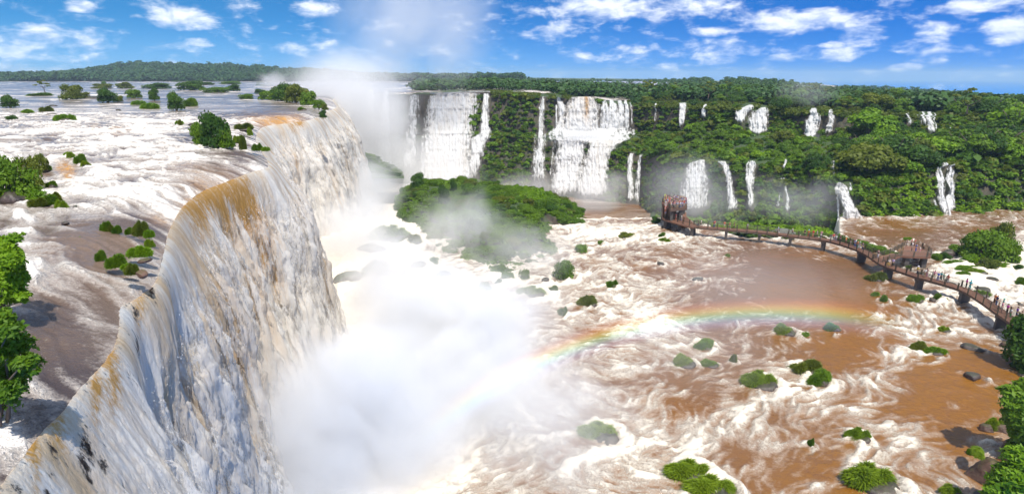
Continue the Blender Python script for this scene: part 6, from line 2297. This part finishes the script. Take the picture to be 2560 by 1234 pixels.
MIST = [
    # billowing cloud at the foot of the curtain, near to far
    ((-15, 46, 2), (15, 15, 17), .50, 'dense white spray boiling at the foot of the curtain nearest the viewer', .085, .36, -.2),
    ((-9, 62, 3), (17, 20, 17), .60, 'dense white spray boiling at the foot of the curtain', .085, .38, -.2),
    ((0, 54, 0), (21, 20, 12), .16, 'spray drifting out over the river in the foreground', .12, .36, 0),
    ((-20, 86, 4), (13, 20, 14), .22, 'spray cloud below the middle of the curtain', .085, .38, 0),
    ((-2, 80, 1), (22, 22, 10), .09, 'thin spray sheet spreading over the rapids', .10, .38, 0),
    ((-34, 118, 4), (13, 26, 13), .12, 'spray behind the boulders under the curtain', .09, .34, .2),
    ((-42, 160, 4), (14, 28, 15), .10, 'spray where the far bend of the curtain lands', .08, .34, .2),
    ((-12, 118, 5), (20, 24, 12), .085, 'wisps over the left end of the island', .09, .44, 0),
    ((2, 104, 4), (22, 18, 10), .06, 'wisps over the lower shore of the island', .10, .45, 0),
    # the gorge
    ((-80, 285, 14), (50, 40, 46), .10, 'tall spray plume rising from the head of the gorge', .030, .29, 0),
    ((-46, 300, 62), (64, 44, 52), .024, 'upper veil of the tall spray plume', .020, .40, 0),
    ((-42, 262, -8), (42, 26, 26), .050, 'spray under the broad left fall', .045, .32, 0),
    ((6, 250, -14), (40, 20, 16), .036, 'spray drifting along the gorge', .05, .38, 0),
    ((36, 236, -12), (24, 16, 17), .070, 'spray under the middle falls', .06, .34, 0),
    ((32, 274, 9), (24, 9, 9), .09, 'spray in the basin of the middle falls', .08, .34, 0),
    # right side
    ((56, 168, 3), (30, 18, 18), .036, 'spray in front of the fan shaped fall', .07, .38, 0),
    ((84, 156, 2), (32, 14, 12), .026, 'thin spray over the green slope behind the walkway', .07, .40, 0),
    ((125, 246, 30), (22, 18, 12), .016, 'pale puff of mist over the plateau forest', .06, .40, 0),
    ((36, 80, 5), (30, 20, 9), .016, 'thin bluish mist below the rainbow', .07, .36, 0),
    ((20, 62, 4), (18, 14, 8), .016, 'thin drifting spray left of the foreground tussocks', .09, .38, 0),
]


def build_mist():
    for i, (c, r, d, lab, nsc, cut, rot) in enumerate(MIST):
        mist('mist', c, r, d, lab, i + 1, nsc, cut, rot, step=.8 if i < 9 else 1.0, wid=.18 if d > .3 else .26)
    for i, (px, py, rr, d, lab) in enumerate(((1745, 520, 9, .06, 'spray at the foot of the fan shaped fall'), (1832, 522, 6, .06, 'spray at the foot of the curving fall'), (1872, 514, 5, .05, 'spray at the foot of the narrow lower fall'), (2128, 572, 5.5, .09, 'spray at the foot of the bell shaped fall'),
                                              (2374, 548, 4.5, .07, 'spray at the foot of the double fall'), (1350, 462, 8, .06, 'spray at the foot of the narrow three leap fall'), (1576, 508, 7, .06, 'spray at the foot of the two slender falls'),
                                              (2030, 345, 5, .06, 'spray at the foot of the bottle shaped fall'), (1898, 332, 6, .05, 'spray at the foot of the close pair of upper falls'))):
        c = terr_pt(px, py)
        mist('mist', (c.x, c.y - 3.5, c.z + .5), (rr, rr * .6, rr * .6), d, lab, 50 + i, .16, .34)
    c, t = atY(680, 208, 560)
    mist('mist', c, (26, 20, 17), .06, 'burst of spray beyond the shrubby point', 40, .09, .36)


def build_rainbow():
    axis = Vector((math.sin(ANTI_AZ) * math.cos(ANTI_EL), math.cos(ANTI_AZ) * math.cos(ANTI_EL), -math.sin(ANTI_EL)))
    dist, T = 42.0, 0.22
    C = Vector((0, 0, CAMZ)) + axis * dist
    rot = axis.to_track_quat('Z', 'Y')
    inv = rot.inverted()
    # the stretch of the arc that shows, as angles round the axis
    angs = []
    for px, py in ((985, 1120), (1960, 772), (2300, 815)):
        d = Vector(pixdir(px, py)).normalized()
        q = inv @ d
        angs.append(math.atan2(q.y, q.x))
    a0, am, a1 = angs
    while a0 - am > math.pi:
        a0 -= 2 * math.pi
    while am - a0 > math.pi:
        a0 += 2 * math.pi
    while a1 - am > math.pi:
        a1 -= 2 * math.pi
    while am - a1 > math.pi:
        a1 += 2 * math.pi
    R0, R1 = dist * math.tan(R(39.9)), dist * math.tan(R(43.1))
    n = 64
    V, Fq = [], []
    for i in range(n):
        a = a0 + (a1 - a0) * i / (n - 1)
        for r_, z in ((R0, -T), (R1, -T), (R1, T), (R0, T)):
            V.append((r_ * math.cos(a), r_ * math.sin(a), z))
    for i in range(n - 1):
        b = i * 4
        for k in range(4):
            Fq.append((b + k, b + (k + 1) % 4, b + 4 + (k + 1) % 4, b + 4 + k))
    Fq += [(3, 2, 1, 0), (4 * n - 4, 4 * n - 3, 4 * n - 2, 4 * n - 1)]
    me = bpy.data.meshes.new('rainbow')
    me.from_pydata(V, [], Fq)
    m, N = newmat('rainbow_glow')
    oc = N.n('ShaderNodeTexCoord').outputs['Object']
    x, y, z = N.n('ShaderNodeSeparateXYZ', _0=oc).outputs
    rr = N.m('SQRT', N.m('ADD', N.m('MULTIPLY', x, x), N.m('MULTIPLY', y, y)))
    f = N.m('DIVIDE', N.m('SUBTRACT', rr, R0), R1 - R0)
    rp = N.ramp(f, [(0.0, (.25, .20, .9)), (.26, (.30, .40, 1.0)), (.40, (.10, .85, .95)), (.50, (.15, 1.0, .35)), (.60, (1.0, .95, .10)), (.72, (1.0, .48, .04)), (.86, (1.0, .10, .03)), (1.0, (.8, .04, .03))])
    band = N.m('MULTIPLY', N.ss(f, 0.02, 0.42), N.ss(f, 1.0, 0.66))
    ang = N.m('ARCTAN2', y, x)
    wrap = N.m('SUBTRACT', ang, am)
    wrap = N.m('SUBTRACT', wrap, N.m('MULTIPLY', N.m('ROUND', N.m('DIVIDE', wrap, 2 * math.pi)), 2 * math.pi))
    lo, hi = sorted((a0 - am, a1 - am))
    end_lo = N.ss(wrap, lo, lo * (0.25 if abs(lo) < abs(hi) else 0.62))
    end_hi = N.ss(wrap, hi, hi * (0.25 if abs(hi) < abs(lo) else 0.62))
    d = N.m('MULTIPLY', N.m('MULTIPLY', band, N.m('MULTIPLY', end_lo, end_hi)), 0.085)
    # the bow's light is painted as a glowing band added over what lies behind
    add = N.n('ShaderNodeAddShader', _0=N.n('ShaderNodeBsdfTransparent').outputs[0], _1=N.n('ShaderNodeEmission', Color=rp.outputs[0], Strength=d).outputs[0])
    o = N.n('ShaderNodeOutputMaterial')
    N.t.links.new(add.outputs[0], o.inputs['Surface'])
    me.materials.append(m)
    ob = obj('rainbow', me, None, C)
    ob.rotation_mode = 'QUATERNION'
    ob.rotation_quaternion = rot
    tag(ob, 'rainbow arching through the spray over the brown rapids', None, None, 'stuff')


def build_haze():
    mb = MB()
    mb.box((-9500, -300, -45), (9500, 11500, 112))
    m, N = newmat('haze')
    vol = N.n('ShaderNodeVolumePrincipled', Color=(.60, .80, 1.0, 1), Density=0.00012, Anisotropy=0.1)
    o = N.n('ShaderNodeOutputMaterial')
    N.t.links.new(vol.outputs[0], o.inputs['Volume'])
    ob = obj('haze', mb.mesh('haze', m))
    tag(ob, 'pale blue air over the gorge', None, None, 'stuff')


build_mist()
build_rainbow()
build_haze()


def name_apart():
    """things that still share a label are told apart by their order from the left"""
    words = ['first', 'second', 'third', 'fourth', 'fifth', 'sixth', 'seventh', 'eighth', 'ninth', 'tenth', 'eleventh', 'twelfth', 'thirteenth', 'fourteenth', 'fifteenth', 'sixteenth', 'seventeenth', 'eighteenth', 'nineteenth', 'twentieth'] + ['twenty-' + w for w in ('first', 'second', 'third', 'fourth', 'fifth', 'sixth', 'seventh', 'eighth', 'ninth')]
    by = {}
    for o in COL.objects:
        if o.parent is None and 'label' in o and 'category' in o and 'crowd' not in o['label'] and 'coming down the stair' not in o['label']:
            by.setdefault(o['label'], []).append(o)
    for lab, obs in by.items():
        if len(obs) < 2 or len(obs) > 29:
            continue
        obs.sort(key=lambda o: float(topix(o.location.x, o.location.y, o.location.z)[0]))
        for w, o in zip(words, obs):
            new = '%s, %s from the left' % (lab, w)
            o['label'] = new if len(new.split()) <= 16 else '%s, %s from left' % (lab, w)


name_apart()
